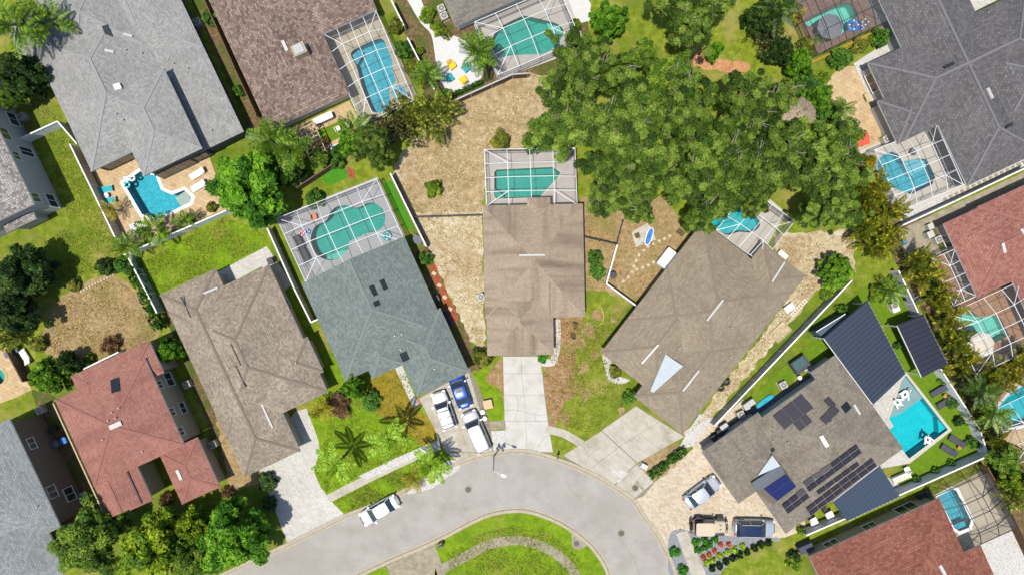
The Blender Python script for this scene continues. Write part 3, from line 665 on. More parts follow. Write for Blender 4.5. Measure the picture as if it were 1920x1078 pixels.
    def garage(s, A, B2, z, inn, t, w):
        p, q, f = s.line(A, B2, z, inn); t = 1 - t if f else t; d = (q - p).normalized(); n = Vector((d.y, -d.x)); c = p + (q - p) * t + n * .03 - Vector((s.loc.x, s.loc.y)); o = box('garage_door', m_white, s.root, (c.x, c.y, 1.08), (w, .08, 2.14), math.atan2(d.y, d.x))
        for i in range(4): ob('door_panel', ubox(m_vinyl), o, (0, -.5, -.375 + .25 * i), (0, 0, 0), (.97, .5, .22))
    def solar(s, px, py, du, dv, nu, nv, mat):
        """panels on the slope: px of the first corner, du/dv pixel steps of one panel"""
        for i in range(nu):
            for j in range(nv):
                cx = px + du[0] * (i + .5) + dv[0] * (j + .5); cy = py + du[1] * (i + .5) + dv[1] * (j + .5)
                L = math.hypot(*du) * .0615; Wd = math.hypot(*dv) * .0615
                o = s.acc('solar_panel', mat, cx, cy, (L - .09, Wd - .09, .05), du, .08)

m_vent = plain('vent_metal', C(236, 234, 230, .5), .6)
r_grey = shingle('shingle_light_grey', C(168, 168, 166), C(198, 197, 194), streak=(C(150, 150, 148), .35), var=.16)
r_brown = shingle('shingle_mottled_brown', C(126, 106, 98), C(184, 162, 148), var=.30, tab=(.36, .26))
r_taupe = shingle('shingle_taupe', C(164, 150, 134), C(202, 188, 169), streak=(C(136, 122, 108), .4), var=.26)
r_blue = shingle('shingle_blue_grey', C(128, 140, 137), C(156, 167, 162), var=.17)
r_tan = shingle('shingle_pale_tan', C(190, 171, 149), C(209, 190, 167), streak=(C(128, 110, 94), .75), var=.15, tab=(.30, .16))
r_tan2 = shingle('shingle_tan', C(166, 152, 131), C(186, 172, 150), streak=(C(134, 120, 104), .3), var=.16, tab=(.5, .22))
r_grb = shingle('shingle_grey_brown', C(150, 141, 127), C(176, 167, 152), streak=(C(112, 100, 88), .5), var=.14)
r_dgrey = shingle('shingle_dark_grey', C(110, 108, 110), C(137, 134, 135), var=.22, tab=(.36, .26))
r_red = shingle('shingle_red', C(166, 110, 99), C(196, 140, 126), var=.22, tab=(.4, .26))
r_red2 = shingle('shingle_red_brown', C(146, 92, 78), C(176, 120, 102), var=.25, tab=(.4, .26))
r_pink = shingle('shingle_pink_red', C(180, 124, 112), C(200, 146, 132), streak=(C(124, 78, 72), .5), var=.14)
r_spk = shingle('shingle_speckled', C(140, 134, 130), C(210, 202, 198), var=.4, tab=(.3, .24))
r_bgrey = shingle('shingle_pale_blue_grey', C(150, 156, 158), C(180, 185, 185), var=.16, tab=(.4, .22))
w_grey = plain('stucco_grey', C(196, 198, 200, .6), .9, var=.05); w_beige = plain('stucco_beige', C(206, 192, 168, .6), .9, var=.05)
w_tan = plain('stucco_tan', C(190, 176, 150, .58), .9, var=.05); w_white = plain('stucco_white', C(236, 234, 230, .68), .9, var=.04)
w_brown = plain('stucco_brown', C(150, 130, 118, .55), .9, var=.05); w_blue = plain('stucco_blue_grey', C(166, 178, 190, .6), .9, var=.05)
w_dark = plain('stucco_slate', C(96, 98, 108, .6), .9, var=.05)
m_ridge_l = plain('ridge_light', C(138, 136, 139), .95, var=.1); m_ridge_b = plain('ridge_blue', C(143, 154, 150), .95, var=.12)
m_ridge_t = plain('ridge_taupe', C(150, 136, 122), .95, var=.12); m_ridge_r = plain('ridge_red', C(176, 120, 110), .95, var=.12)
m_ridge_g = plain('ridge_grey', C(176, 177, 178), .95, var=.12); m_ridge_n = plain('ridge_tan', C(158, 142, 124), .95, var=.1)
m_solar = plain('solar_cell', C(52, 50, 66, .5), .45, spec=.35, var=.15, scale=.8); m_solar_b = plain('solar_cell_blue', C(24, 38, 100, .6), .4, spec=.4, var=.1, scale=.8)
m_sky = plain('skylight_glass', (.01, .016, .022, 1), .6, spec=.15, var=.2)

# the big light grey house at the upper left
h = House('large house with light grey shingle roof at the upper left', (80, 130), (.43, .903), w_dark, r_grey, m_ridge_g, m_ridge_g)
h.block(-62, 213, 0, 206, 2.9, .36); h.block(95, 263, 84, 206, 4.5, .30, 'hh', 'a'); h.block(-150, 60, 40, 206, 2.95, .36, 'hh', 'b'); h.block(-105, 20, -28, 70, 2.75, .36, 'hh', 'b')
h.plane([h.px(-160, 290) + (2.7,), h.px(268, 290) + (2.7,), h.px(268, 200) + (3.1,), h.px(-160, 200) + (3.1,)], True)
h.block(-150, 92, 110, 287, 2.72, .16, 'hh', 'a', False)
h.finish()
for x, y in ((240, 67), (205, 97)): h.acc('ridge_vent', m_vent, x, y, (.9, .25, .15), (1, .1))
for x, y in ((268, 101), (238, 95), (327, 120), (354, 129), (220, 215), (233, 226), (398, 245)): h.pipe(x, y)
h.acc('skylight', m_sky, 203, 62, (1.6, .7, .1), (.3, .95))
h.acc('chimney_cap', m_white, 221, 165, (.7, .7, .35))
Q = [G(*h.px(a, b), 2.9) for a, b in ((258, 90), (258, 200))]
h.openings((263, 84), (263, 206), 4.5, (-1, 0), [(.2, .3, 2.2, 2.0), (.5, .3, 2.0, 2.0), (.8, .8, 1.5, 1.2), (.35, 3.2, 1.6, .6)], m_blackm); h.openings((213, 4), (213, 82), 2.9, (-1, 0), [(.5, .15, 3.4, 2.2)], m_blackm)
# mottled brown roof
h = House('house with mottled brown roof and box chimney beside the narrow blue pool', (391, 0), (.42, .908), w_white, r_brown, m_white, None)
h.block(-150, 270, 0, 168, 2.7, .20); h.block(-150, 149, 0, 279, 2.72, .16, 'hh', 'b'); h.finish()
h.acc('ridge_vent', m_vent, 534, 87, (1.25, .35, .15), (.42, .9)); p, n = h.on(566, 99)
box('chimney', w_tan, h.roof, p - h.loc + Vector((0, 0, .5)), (1.25, 1.5, 1.3), math.atan2(-.908, .42)); box('chimney_cap', m_steel, h.roof, p - h.loc + Vector((0, 0, 1.2)), (1.0, 1.0, .12), math.atan2(-.908, .42))
h.openings((268, 168), (149, 168), 2.7, (0, -1), [(.3, .1, 2.4, 2.1), (.72, .1, 1.8, 2.1)]); h.openings((149, 168), (149, 279), 2.72, (-1, 0), [(.3, .1, 1.6, 2.1), (.7, .8, 1.4, 1.2)]); h.pipe(548, 165); h.plane([(562, 221, 2.6), (648, 182, 2.6), (652, 191, 2.45), (567, 231, 2.45)])
# taupe rippled roof
h = House('house with rippled taupe roof left of the blue grey house', (299, 551), (.423, .906), w_beige, r_taupe, m_white, m_ridge_t)
h.block(2, 378, 0, 115, 2.7, .36); h.block(37, 300, 0, 209, 2.74, .32); h.block(190, 262, 130, 217, 2.72, .32, 'hh', 'b'); h.finish()
h.vent(500, 778, (.42, .906), 3.2); h.vent(395, 545, (.906, -.423), 1.6)
for x, y in ((349, 575), (443, 665), (452, 705)): h.acc('ridge_vent', m_blk, x, y, (2.6, .12, .06), (.42, .906))
h.pipe(430, 690); h.pipe(556, 680); h.garage((378, 0), (378, 115), 2.7, (-1, 0), .5, 4.9); h.openings((37, 209), (300, 209), 2.74, (0, -1), [(.3, .9, 1.4, 1.2), (.8, .9, 1.4, 1.2)])
# blue grey roof
h = House('house with blue grey shingle roof and skylights behind the parked cars', (565, 532), (.415, .91), w_white, r_blue, m_white, m_ridge_b)
h.block(0, 200, 0, 212, 2.7, .30, 'gh'); h.block(140, 217, 47, 112, 2.72, .30, 'hh'); h.block(150, 281, 110, 218, 2.74, .30, 'hh'); h.finish()
for x, y in ((700, 545), (719, 534)): h.acc('skylight', m_sky, x, y, (1.2, .5, .14), (.42, .91))
h.acc('skylight', m_sky, 706, 569, (.6, .6, .14)); h.acc('skylight', m_sky, 759, 668, (1.0, .9, .14))
for x, y in ((741, 629), (754, 626), (815, 691), (752, 655)): h.pipe(x, y)
h.garage((281, 110), (281, 218), 2.74, (-1, 0), .5, 4.9); h.openings((217, 47), (217, 112), 2.72, (-1, 0), [(.5, .6, 1.8, 1.5)])
# central tan house
h = House('central tan roof house with streaked shingles and straight concrete drive', (905, 386), (1, -.02), w_beige, r_tan, m_white, None)
h.block(0, 188, -212, 0, 2.7, .30, 'hh', 'a'); h.block(3, 128, -281, -150, 2.72, .32, 'hh', 'b'); h.block(83, 127, -60, 13, 2.71, .32, 'gh', 'b'); h.finish()
h.acc('ridge_vent', m_vent, 998, 479, (2.9, .2, .12), (1, -.01)); h.garage((3, -281), (128, -281), 2.72, (0, 1), .5, 4.9); h.pipe(977, 416); h.acc('gutter_joint', m_blk, 1031, 560, (4.0, .06, .05), (.02, 1))
# tan brown house right of centre
h = House('wide tan brown house with white ridge vents right of the central house', (1135, 650), (.615, -.788), w_beige, r_tan2, m_white, m_ridge_n)
h.b = (.788, .615)
h.block(60, 298, 0, 215, 2.72, .30); h.block(-14, 190, 0, 140, 2.7, .30); h.block(-40, 170, 100, 215, 2.74, .30); h.block(180, 336, 115, 215, 2.7, .30); h.finish()
for x, y in ((1340, 581), (1219, 663), (1295, 713), (1459, 510)): h.vent(x, y, (.615, -.788), 2.9)
for x, y in ((1214, 590), (1273, 652), (1371, 614), (1369, 668), (1333, 727)): h.pipe(x, y)
h.garage((-40, 100), (-40, 215), 2.74, (1, 0), .5, 4.9)
m_flash = plain('roof_flashing', C(206, 216, 222, .5), .7, var=.06)
ps = [h.on(x, y)[0] for x, y in ((1219, 733), (1225, 735), (1281, 686), (1248, 664))]
zt = max(p.z for p in ps) + .10
Pq = [G(1219, 732, zt - .25), G(1225, 736, zt - .25), G(1281, 686, zt), G(1248, 664, zt)]
V = [p - h.loc for p in Pq]; V += [v - Vector((0, 0, .5)) for v in V]
ob('cricket_flashing', mesh('flashing', V, [(3, 2, 1, 0), (0, 1, 5, 4), (1, 2, 6, 5), (2, 3, 7, 6), (3, 0, 4, 7)], m_flash), h.roof)
# solar house
h = House('grey brown roof house covered with solar panels beside the uncaged turquoise pool', (1316, 848), (.815, -.58), w_grey, r_grb, m_white, None)
h.b = (.58, .815)
h.block(0, 130, 0, 118, 2.7, .30, 'gh'); h.block(108, 312, 12, 213, 2.74, .28); h.block(40, 258, 110, 215, 2.72, .26, 'gh'); h.block(254, 312, -4, 100, 2.7, .28); h.finish()
h.solar(1448, 780, (18.3, -13.8), (11.2, 12.5), 3, 2, m_solar); h.solar(1487, 795, (12.3, -9.3), (12, 12.6), 2, 1, m_solar)
h.solar(1544, 752, (10, -9), (14, 14), 1, 1, m_solar); h.solar(1537, 784, (13.2, -13.5), (10, 13), 2, 1, m_solar)
h.solar(1464, 945, (13.7, -10.5), (6.5, 9), 3, 2, m_solar); h.solar(1505, 904, (16.5, -12.3), (5.7, 9), 6, 2, m_solar); h.solar(1509, 950, (15.5, -11.7), (5.5, 8), 8, 2, m_solar); h.solar(1529, 919, (15.4, -11.2), (5.5, 8.4), 5, 1, m_solar)
for x, y in ((1448, 825), (1476, 828), (1557, 790)): h.pipe(x, y)
h.acc('roof_vent', m_white, 1545, 826, (1.4, .4, .15), (.5, .82)); h.acc('ridge_vent', m_vent, 1606, 767, (1.3, .25, .12), (.5, .82)); h.acc('skylight', m_sky, 1586, 763, (1.0, .9, .1), (.815, -.58)); h.boxvent(1448, 843); h.garage((0, 0), (0, 118), 2.7, (1, 0), .5, 4.9)
e = [G(*p) for p in ((1409, 905, 3.6), (1463, 870, 3.6), (1472, 885, 4.0), (1419, 921, 4.0))]; V = [p - h.loc for p in e]; V += [v - Vector((0, 0, .25)) for v in V]
BX = [(3, 2, 1, 0), (4, 5, 6, 7), (0, 1, 5, 4), (1, 2, 6, 5), (2, 3, 7, 6), (3, 0, 4, 7)]
ob('entry_roof', mesh('entry_roof', V, BX, plain('entry_metal', C(112, 120, 132, .5), .6)), h.root)
e = [G(*p) for p in ((1419, 921, 4.0), (1472, 885, 4.0), (1494, 912, 3.4), (1449, 946, 3.4))]; V = [p - h.loc for p in e]; V += [v - Vector((0, 0, .25)) for v in V]
ob('entry_roof', mesh('entry_roof', V, BX, r_grb), h.root)
for i in range(2):
    f = lambda u, v: (e[0] * (1 - u) + e[1] * u) * (1 - v) + (e[3] * (1 - u) + e[2] * u) * v
    q = [f(.2, .08 + .45 * i), f(.98, .08 + .45 * i), f(.98, .50 + .45 * i), f(.2, .50 + .45 * i)]; V = [p - h.loc + Vector((0, 0, .08)) for p in q]; V += [v - Vector((0, 0, .05)) for v in V]
    ob('solar_panel', mesh('solar_panel', V, BX, m_solar_b), h.root)
e = [G(*p) for p in ((1448, 853, 3.75), (1463, 873, 3.75), (1420, 892, 3.5))]; V = [p - h.loc for p in e]; V += [v - Vector((0, 0, .4)) for v in V]
ob('cricket_flashing', mesh('flashing', V, [(2, 1, 0), (0, 1, 4, 3), (1, 2, 5, 4), (2, 0, 3, 5)], m_flash), h.root)
# dark grey hip roof house
h = House('house with dark grey hip roof and pale ridge caps at the upper right', (1627, 119), (.904, -.428), w_grey, r_dgrey, m_white, m_ridge_l)
h.b = (.428, .904)
h.block(0, 330, 0, 161, 2.7, .42); h.block(70, 224, -130, 288, 2.72, .42, 'hh', 'b'); h.block(140, 420, 40, 250, 2.74, .42); h.block(-14, 60, 72, 161, 2.68, .38); h.finish()
for x, y in ((1778, 124), (1890, 237)): h.acc('roof_vent', m_blk, x, y, (1.2, .3, .2), (.904, -.428))
h.acc('ridge_vent', m_vent, 1855, 176, (1.3, .3, .18), (.43, .9)); h.boxvent(1796, 106); h.openings((70, 163), (70, 286), 2.72, (1, 0), [(.2, .1, 2.2, 2.2), (.52, .1, 2.4, 2.2), (.84, .1, 2.0, 2.2)], m_blackm); h.openings((0, 2), (0, 70), 2.7, (1, 0), [(.5, .6, 2.0, 1.4)])
for x, y in ((1683, 115), (1691, 135), (1850, 26), (1890, 130), (1895, 140), (1881, 146)): h.pipe(x, y)
# red roof house right edge
h = House('house with rose red roof cut by the right edge of the picture', (1769, 420), (.907, -.42), w_beige, r_red, m_white, m_ridge_r)
h.b = (.42, .907); h.block(0, 420, 0, 152, 2.7, .26); h.block(72, 420, -2, 330, 2.72, .26); h.finish()
h.acc('ridge_vent', m_vent, 1881, 465, (1.2, .32, .15), (.42, .907)); h.openings((72, 152), (72, 330), 2.72, (1, 0), [(.12, .1, 2.0, 2.2), (.35, .1, 2.4, 2.2), (.6, .1, 2.4, 2.2), (.85, .1, 2.0, 2.2)], m_blackm); h.openings((0, 0), (0, 150), 2.7, (1, 0), [(.25, .8, 1.4, 1.2), (.7, .8, 1.6, 1.4)]); h.pipe(1815, 445); h.acc('ridge_vent', m_vent, 1918, 436, (.8, .3, .15), (.42, .907))
# red brown roof house bottom right
h = House('house with red brown roof at the lower right corner', (1518, 1043), (.911, -.411), w_tan, r_red2, m_white, None)
h.b = (.411, .911); h.block(0, 267, 0, 330, 2.7, .24, 'hh', 'b'); h.block(0, 301, 112, 330, 2.72, .24, 'hh', 'b'); h.finish(); h.openings((0, 0), (267, 0), 2.7, (0, 1), [(.2, .8, 1.5, 1.3), (.5, .8, 1.4, 1.2), (.8, .2, 2.2, 2.0)]); h.openings((267, 0), (267, 112), 2.7, (-1, 0), [(.5, .1, 2.6, 2.2)], m_blackm); h.acc('ridge_vent', m_vent, 1766, 1068, (1.3, .35, .15), (.5, .866))
# two storey grey house far left
h = House('two storey grey house with speckled roof at the left edge', (64, 383), (.43, .903), w_grey, r_spk, m_white, None)
c = h.block(-330, 0, -330, 0, 5.6, .36)
P = h.blocks[0][0]
Q = [G(*h.px(a, 0), 5.6) for a in (-330, 0)]; Q = [Vector((p.x, p.y)) for p in Q]; d = (Q[1] - Q[0]).normalized(); n = Vector((-d.y, d.x)); Q = [q - n * -.0 - Vector((d.y, -d.x)) * -.0 for q in Q]
# wall line sits in from the eave
inn = Vector((d.y, -d.x)); Q = [q + (inn if inn.dot(Vector((c[0].x + c[2].x, c[0].y + c[2].y)) / 2 - q) > 0 else -inn) * .42 for q in Q]
WL = (Q[1], Q[0])
for t, sl, w, hh in ((.06, 3.6, 1.0, 1.1), (.06, .9, 1.5, 1.3), (.33, 3.6, .9, .9), (.38, .9, 1.0, 2.0), (.47, 3.6, 1.4, 1.2), (.6, .9, 1.5, 1.3), (.7, 3.6, 1.0, 1.1)): h.window(WL[0], WL[1], t, sl, w, hh)
h.block(-10, 26, -70, -8, 3.0, .2, 'hh', 'b'); h.finish(); 
# two storey brown house lower left
h = House('two storey brown walled house with pale blue grey roof at the lower left edge', (114, 988), (.43, .903), w_brown, r_bgrey, m_white, None)
c = h.block(-225, 0, -200, 0, 5.6, .34); h.block(-60, 80, -230, -24, 5.5, .34); h.finish()
Q = [Vector((c[0].x, c[0].y)), Vector((c[3].x, c[3].y))]
cc = [Vector((p.x, p.y)) for p in c]; ctr = sum(cc, Vector((0, 0))) / 4
E = [G(*h.px(a, 0), 5.6) for a in (-225, 0)]; E = [Vector((p.x, p.y)) for p in E]; d = (E[1] - E[0]).normalized(); nn = Vector((d.y, -d.x)); nn = nn if nn.dot(ctr - E[0]) > 0 else -nn
E = [p + nn * .42 for p in E]
for t, sl, w, hh in ((.30, 3.4, 1.3, 1.2), (.22, 1.0, 1.5, 1.4), (.75, 3.2, 1.2, .9)): h.window(E[1], E[0], t, sl, w, hh)
h.plane([(-30, 752, 3.2), (31, 731, 3.2), (47, 776, 3.2), (-30, 806, 3.2)]); 
h.pipe(72, 948)
# pink red two storey house
h = House('two storey house with pink red roof and beige walls at the lower left', (133, 705), (.415, .91), w_tan, r_pink, m_white, m_ridge_r)
c0 = h.block(0, 66, 0, 161, 4.6, .30, 'hh', 'b'); c = h.block(28, 206, -46, 140, 5.2, .32); h.block(150, 272, -46, 20, 4.6, .32, 'hg'); h.block(196, 275, -4, 43, 4.0, .28, 'gg'); h.block(202, 305, 90, 168, 2.9, .24, 'hh', 'a')
h.finish()
for x, y in ((212, 772), (225, 764), (205, 788), (219, 783), (195, 823), (269, 845)): h.pipe(x, y)
h.acc('ridge_vent', m_vent, 217, 797, (1.2, .5, .2), (.9, -.4)); h.acc('ridge_vent', m_vent, 337, 889, (1.2, .4, .15), (.42, .91)); h.acc('skylight', m_sky, 217, 722, (1.5, 1.0, .1), (.3, .95))
E = [G(*h.px(a, 140), 5.2) for a in (28, 206)]; E = [Vector((p.x, p.y)) for p in E]; cc = sum([Vector((p.x, p.y)) for p in c], Vector((0, 0))) / 4
d = (E[1] - E[0]).normalized(); nn = Vector((d.y, -d.x)); nn = nn if nn.dot(cc - E[0]) > 0 else -nn; E = [p + nn * .42 for p in E]
for t, sl, w, hh in ((.30, 3.5, .8, .9), (.27, 1.0, 1.5, 1.3), (.62, 3.5, .8, .9), (.62, 1.0, 1.2, 1.0), (.85, 3.5, .9, .9)): h.window(E[1], E[0], 1 - t, sl, w, hh)
# white and grey houses behind the pools at the top edge
h = House('grey roofed house behind the teal kidney pool at the top edge', (853, 50), (.915, -.40), w_white, shingle('shingle_grey_beige', C(140, 134, 126), C(166, 160, 150), var=.2), m_white, None)
h.b = (.40, .915); h.block(0, 320, -260, 0, 2.7, .25); h.finish()
h = House('house with smooth pale grey roof cut by the top edge at the right', (1672, 45), (.907, -.42), w_grey, shingle('shingle_smooth_grey', C(158, 164, 170), C(172, 178, 184), var=.08), m_white, None)
h.b = (.42, .907); h.block(0, 260, -260, 0, 2.7, .2); h.finish()

# blue standing seam roofs: every pan a piece of its own
m_seam = plain('blue_metal_roof', C(42, 60, 84, .5), .5, metal=.15, spec=.5, var=.06, scale=1.5); m_seam2 = plain('navy_metal_roof', C(46, 50, 70, .5), .45, metal=.15, var=.06, scale=1.5); m_seam3 = plain('steel_blue_roof', C(68, 84, 106, .52), .45, metal=.15, var=.06, scale=1.5)
def seam_roof(label, quad, n, mat, posts=True, wall=None, cat='roof', flip=False, name='pavilion'):
    """quad: px,py,z; pans run from edge p0-p3 to p1-p2, stacked from p0-p1 to p3-p2"""
    q = [G(*p) for p in quad]; loc = Vector((q[0].x, q[0].y, 0)); r = thing(name, label, 'pavilion', loc); up = Vector((0, 0, 1))
    for i in range(n):
        t0, t1 = i / n, (i + 1) / n; a, b = q[0].lerp(q[3], t0), q[1].lerp(q[2], t0); c, d = q[1].lerp(q[2], t1), q[0].lerp(q[3], t1)
        s = .08; e = (d - a).normalized() * s; V = [a, b, c, d]
        V = [a + up * .06, b + up * .06, b + e + up * .06, a + e + up * .06, b + e + up * .0, a + e, c + up * .0, d, a - up * .06, b - up * .06, c - up * .06, d - up * .06]
        F = [(0, 1, 2, 3), (3, 2, 4, 5), (5, 4, 6, 7), (0, 8, 9, 1), (8, 11, 10, 9), (0, 3, 5, 7, 11, 8), (1, 9, 10, 6, 4, 2)]
        ob('roof_panel', mesh('roof_panel', [v - loc for v in V], F, mat), r)
    for i, p in enumerate(q):
        cen = sum(q, Vector()) / 4; g = p + (cen - p) * .06; zt = p.z - .1
        box('post', m_white if not wall else wall, r, (g.x - loc.x, g.y - loc.y, zt / 2), (.16, .16, zt))
    for i in range(4): bar('beam', m_white if i % 2 else mat, r, q[i] - loc - up * .16, q[(i + 1) % 4] - loc - up * .16, .10, .18)
    return r, loc, q
r, loc, q = seam_roof('large pavilion with blue standing seam roof above the turquoise pool', [(1545, 634, 3.3), (1627, 564, 3.3), (1698, 700, 3.0), (1637, 758, 3.0)], 19, m_seam)
seam_roof('small pavilion with navy standing seam roof against the yellow palms', [(1683, 610, 3.0), (1732, 590, 3.0), (1777, 682, 2.7), (1729, 707, 2.7)], 11, m_seam2)
seam_roof('steel blue ribbed awning beside the long solar array', [(1563, 940, 2.9), (1590, 976, 2.5), (1687, 931, 2.5), (1649, 873, 2.9)], 14, m_seam3)
r = thing('outbuilding', 'low teal grey lean-to at the end of the large blue roof', 'shed', G(1560, 610)); w = [G(1530, 622, 2.2), G(1585, 588, 2.2), G(1598, 600, 2.4), G(1548, 636, 2.4)]; lo = G(1560, 610); V = [p - lo for p in w] + [Vector((p.x - lo.x, p.y - lo.y, .0)) for p in w]
ob('body', mesh('body', V, [(3, 2, 1, 0), (0, 1, 5, 4), (1, 2, 6, 5), (2, 3, 7, 6), (3, 0, 4, 7)], plain('teal_grey_panel', C(70, 94, 108, .6), .6)), r)
bar('edge_trim', m_white, r, w[0] - lo, w[1] - lo, .08)
# white lean-to roof of the brown house and the pergola
w = [G(566, 228, 2.6), G(648, 190, 2.6), G(651, 200, 2.5), G(570, 238, 2.5)]
# ---------------------------------------------------------------- screen cages
def cage(label, org, av, bv, na, nb, frame, ze=2.4, rise=.8, house_sides=(), door=False):
    """pool cage: org/av/bv in pixels of the rim; mansard edge rising to a flat middle"""
    o = G(org[0], org[1], ze); loc = Vector((o.x, o.y, 0)); r = thing('pool_cage', label, 'pool cage', loc); k = (CAMZ - ze) / FPX
    A = Vector((av[0] * k, -av[1] * k, 0)); Bv = Vector((bv[0] * k, -bv[1] * k, 0))
    def N(i, j):
        z = ze + (rise if 0 < i < na and 0 < j < nb else 0)
        return A * (i / na) + Bv * (j / nb) + Vector((0, 0, z))
    w = .05
    for i in range(na + 1):
        for j in range(nb): bar('beam', frame, r, N(i, j), N(i, j + 1), w, .1)
    for j in range(nb + 1):
        for i in range(na): bar('beam', frame, r, N(i, j), N(i + 1, j), w, .1)
    for (i, j), (x, y) in (((0, 0), (1, 1)), ((na, 0), (na - 1, 1)), ((0, nb), (1, nb - 1)), ((na, nb), (na - 1, nb - 1))): bar('brace', frame, r, N(i, j), N(x, y), w, .08)
    rim = [(i, 0) for i in range(na)] + [(na, j) for j in range(nb)] + [(na - i, nb) for i in range(na)] + [(0, nb - j) for j in range(nb)]
    for i, j in rim:
        p = N(i, j); box('post', frame, r, (p.x, p.y, p.z / 2), (.05, .05, p.z))
    for i in range(na):
        for j in range(nb):
            c = [N(i, j), N(i + 1, j), N(i + 1, j + 1), N(i, j + 1)]; ob('screen_panel', mesh('screen', c, [(0, 1, 2), (0, 2, 3)] if (i, j) not in ((0, nb - 1), (na - 1, 0)) else [(0, 1, 3), (1, 2, 3)], m_scr), r)
    for n, (i, j) in enumerate(rim):
        x, y = rim[(n + 1) % len(rim)]; p, q = N(i, j), N(x, y)
        ob('screen_panel', mesh('screen', [(p.x, p.y, .02), (q.x, q.y, .02), q, p], [(0, 1, 2, 3)], m_scrw), r)
        bar('chair_rail', frame, r, (p.x, p.y, .9), (q.x, q.y, .9), .035, .04)
    return r
cage('white pool cage around the narrow blue pool with spa', (607, 65), (98, -44), (71, 168), 4, 5, m_alu)
cage('white pool cage around the teal kidney pool at the top edge', (890, 42), (156, -66), (43, 99), 4, 3, m_alu)
cage('large white pool cage around the long lagoon pool', (519, 410), (187, -74), (54, 118), 5, 4, m_alu)
cage('white pool cage behind the central tan house', (908, 281), (170, -3), (4, 106), 4, 4, m_alu, 2.4, .5)
cage('white pool cage partly covered by the oak branches', (1343, 432), (85, 62), (62, -79), 4, 3, m_alu, 2.4, .6)
cage('white pool cage around the blue angular pool', (1640, 282), (116, -48), (50, 113), 4, 4, m_alu)
cage('white pool cage around the pale green pool with parasol', (1776, 590), (136, -63), (55, 112), 4, 4, m_alu, 2.6, .8)
cage('bronze framed pool cage at the lower right', (1752, 930), (100, -45), (55, 104), 3, 4, m_bronze, 2.4, .9)
cage('white pool cage cut by the right edge', (1855, 772), (110, -52), (48, 100), 3, 3, m_alu)
cage('dark framed pool cage at the upper right', (1478, -24), (138, -66), (55, 126), 5, 4, m_bronze, 2.4, .6)
cage('small white screened porch left of the rose red roof', (1748, 486), (42, -19), (40, 88), 2, 4, m_alu, 2.4, .2)
# ---------------------------------------------------------------- fences
def fence(label, P, h, face, cap=None, step=2.4, post=None, open_=False, thick=.06, cat='fence'):
    w = [Vector((p.x, p.y, 0)) for p in (G(x, y, h) for x, y in P)]; loc = w[0].copy(); r = thing('fence', label, cat, loc)
    for a, b in zip(w, w[1:]):
        d = b - a; L = d.length; n = max(1, round(L / step)); rz = math.atan2(d.y, d.x)
        for i in range(n):
            c = a + d * ((i + .5) / n) - loc
            if open_:
                for z in (.25, h * .6, h - .1): box('rail', face, r, c + Vector((0, 0, z)), (L / n, .06, .09), rz)
                ob('mesh_panel', ubox(m_scrw), r, c + Vector((0, 0, h / 2)), (0, 0, rz), (L / n - .1, .012, h - .1))
            else:
                box('panel', face, r, c + Vector((0, 0, h / 2 - .02)), (L / n - .1, thick, h - .04), rz)
                box('cap_rail', cap or face, r, c + Vector((0, 0, h + .015)), (L / n - .1, thick + .09, .07), rz)
        for i in range(n + 1):
            c = a + d * (i / n) - loc; box('post', cap or post or face, r, c + Vector((0, 0, h / 2 + .04)), (.11, .11, h + .08), rz)
    return r
fence('taupe vinyl fence with white cap between the left lawn and the travertine terrace', [(131, 271), (222, 458)], 1.8, m_vinyl_t, m_white)
fence('long pale vinyl fence at the lower edge of the travertine terrace', [(233, 478), (424, 395)], 1.8, m_vinyl, m_white)
fence('grey green vinyl fence with white cap beside the taupe roof house', [(239, 480), (294, 586)], 1.8, m_vinyl_g, m_white)
fence('short pale vinyl fence beside the two storey grey house', [(38, 260), (108, 228), (144, 270)], 1.8, m_vinyl, m_white)
fence('taupe fence with white cap along the left side of the lagoon pool cage', [(501, 428), (551, 540), (583, 604), (597, 598)], 1.7, m_vinyl_t, m_white)
fence('dark fence with white cap right of the lagoon pool cage', [(732, 326), (778, 420), (799, 462)], 1.7, m_wood_d, m_white)
fence('dark brown wooden fence at the top of the straw coloured yard', [(843, 193), (961, 140), (990, 138)], 1.6, m_wood_d, m_steel)
fence('low black rail fence across the straw coloured yard', [(776, 407), (905, 403)], 1.1, m_blackm, None, 1.8, None, True)
fence('black wire fence right of the central house', [(1095, 444), (1157, 458), (1169, 414)], 1.1, m_blackm, None, 1.8, None, True)
fence('white vinyl fence between the central yard and the stepping stones', [(1157, 460), (1137, 532), (1194, 574)], 1.4, m_vinyl, m_white)
fence('long slate coloured fence with white top beside the solar panel house', [(1340, 797), (1470, 660), (1597, 526)], 1.8, m_vinyl_s, m_white)
fence('white vinyl fence beside the shell path', [(733, 0), (757, 48)], 1.7, m_vinyl, m_white)
fence('white vinyl fence between the narrow pool cage and the shell garden', [(764, 72), (814, 168)], 1.7, m_vinyl, m_white)
fence('grey walled boundary fence between the dark grey roof and the rose red roof', [(1690, 424), (1790, 378), (1930, 312)], 1.7, m_vinyl_s, m_white)
fence('pale blue vinyl fence round the artificial lawn and turquoise pool', [(1512, 1003), (1690, 926), (1853, 854), (1838, 806), (1764, 692)], 1.8, m_vinyl, m_white)
fence('slate fence between the artificial lawn and the yellow palms', [(1763, 688), (1728, 600), (1685, 508)], 1.8, m_vinyl_s, m_white)
fence('brown wooden fence outside the bronze cage', [(1852, 876), (1890, 945), (1918, 1004), (1940, 1050)], 1.7, m_wood, None, 1.2)
fence('cream fence between the brown walled house and the pink red house', [(100, 756), (196, 965)], 1.5, m_vinyl_t, m_wood_c)
fence('dark wooden fence behind the small vivid turf patch', [(556, 352), (628, 305)], 1.7, m_wood_d)
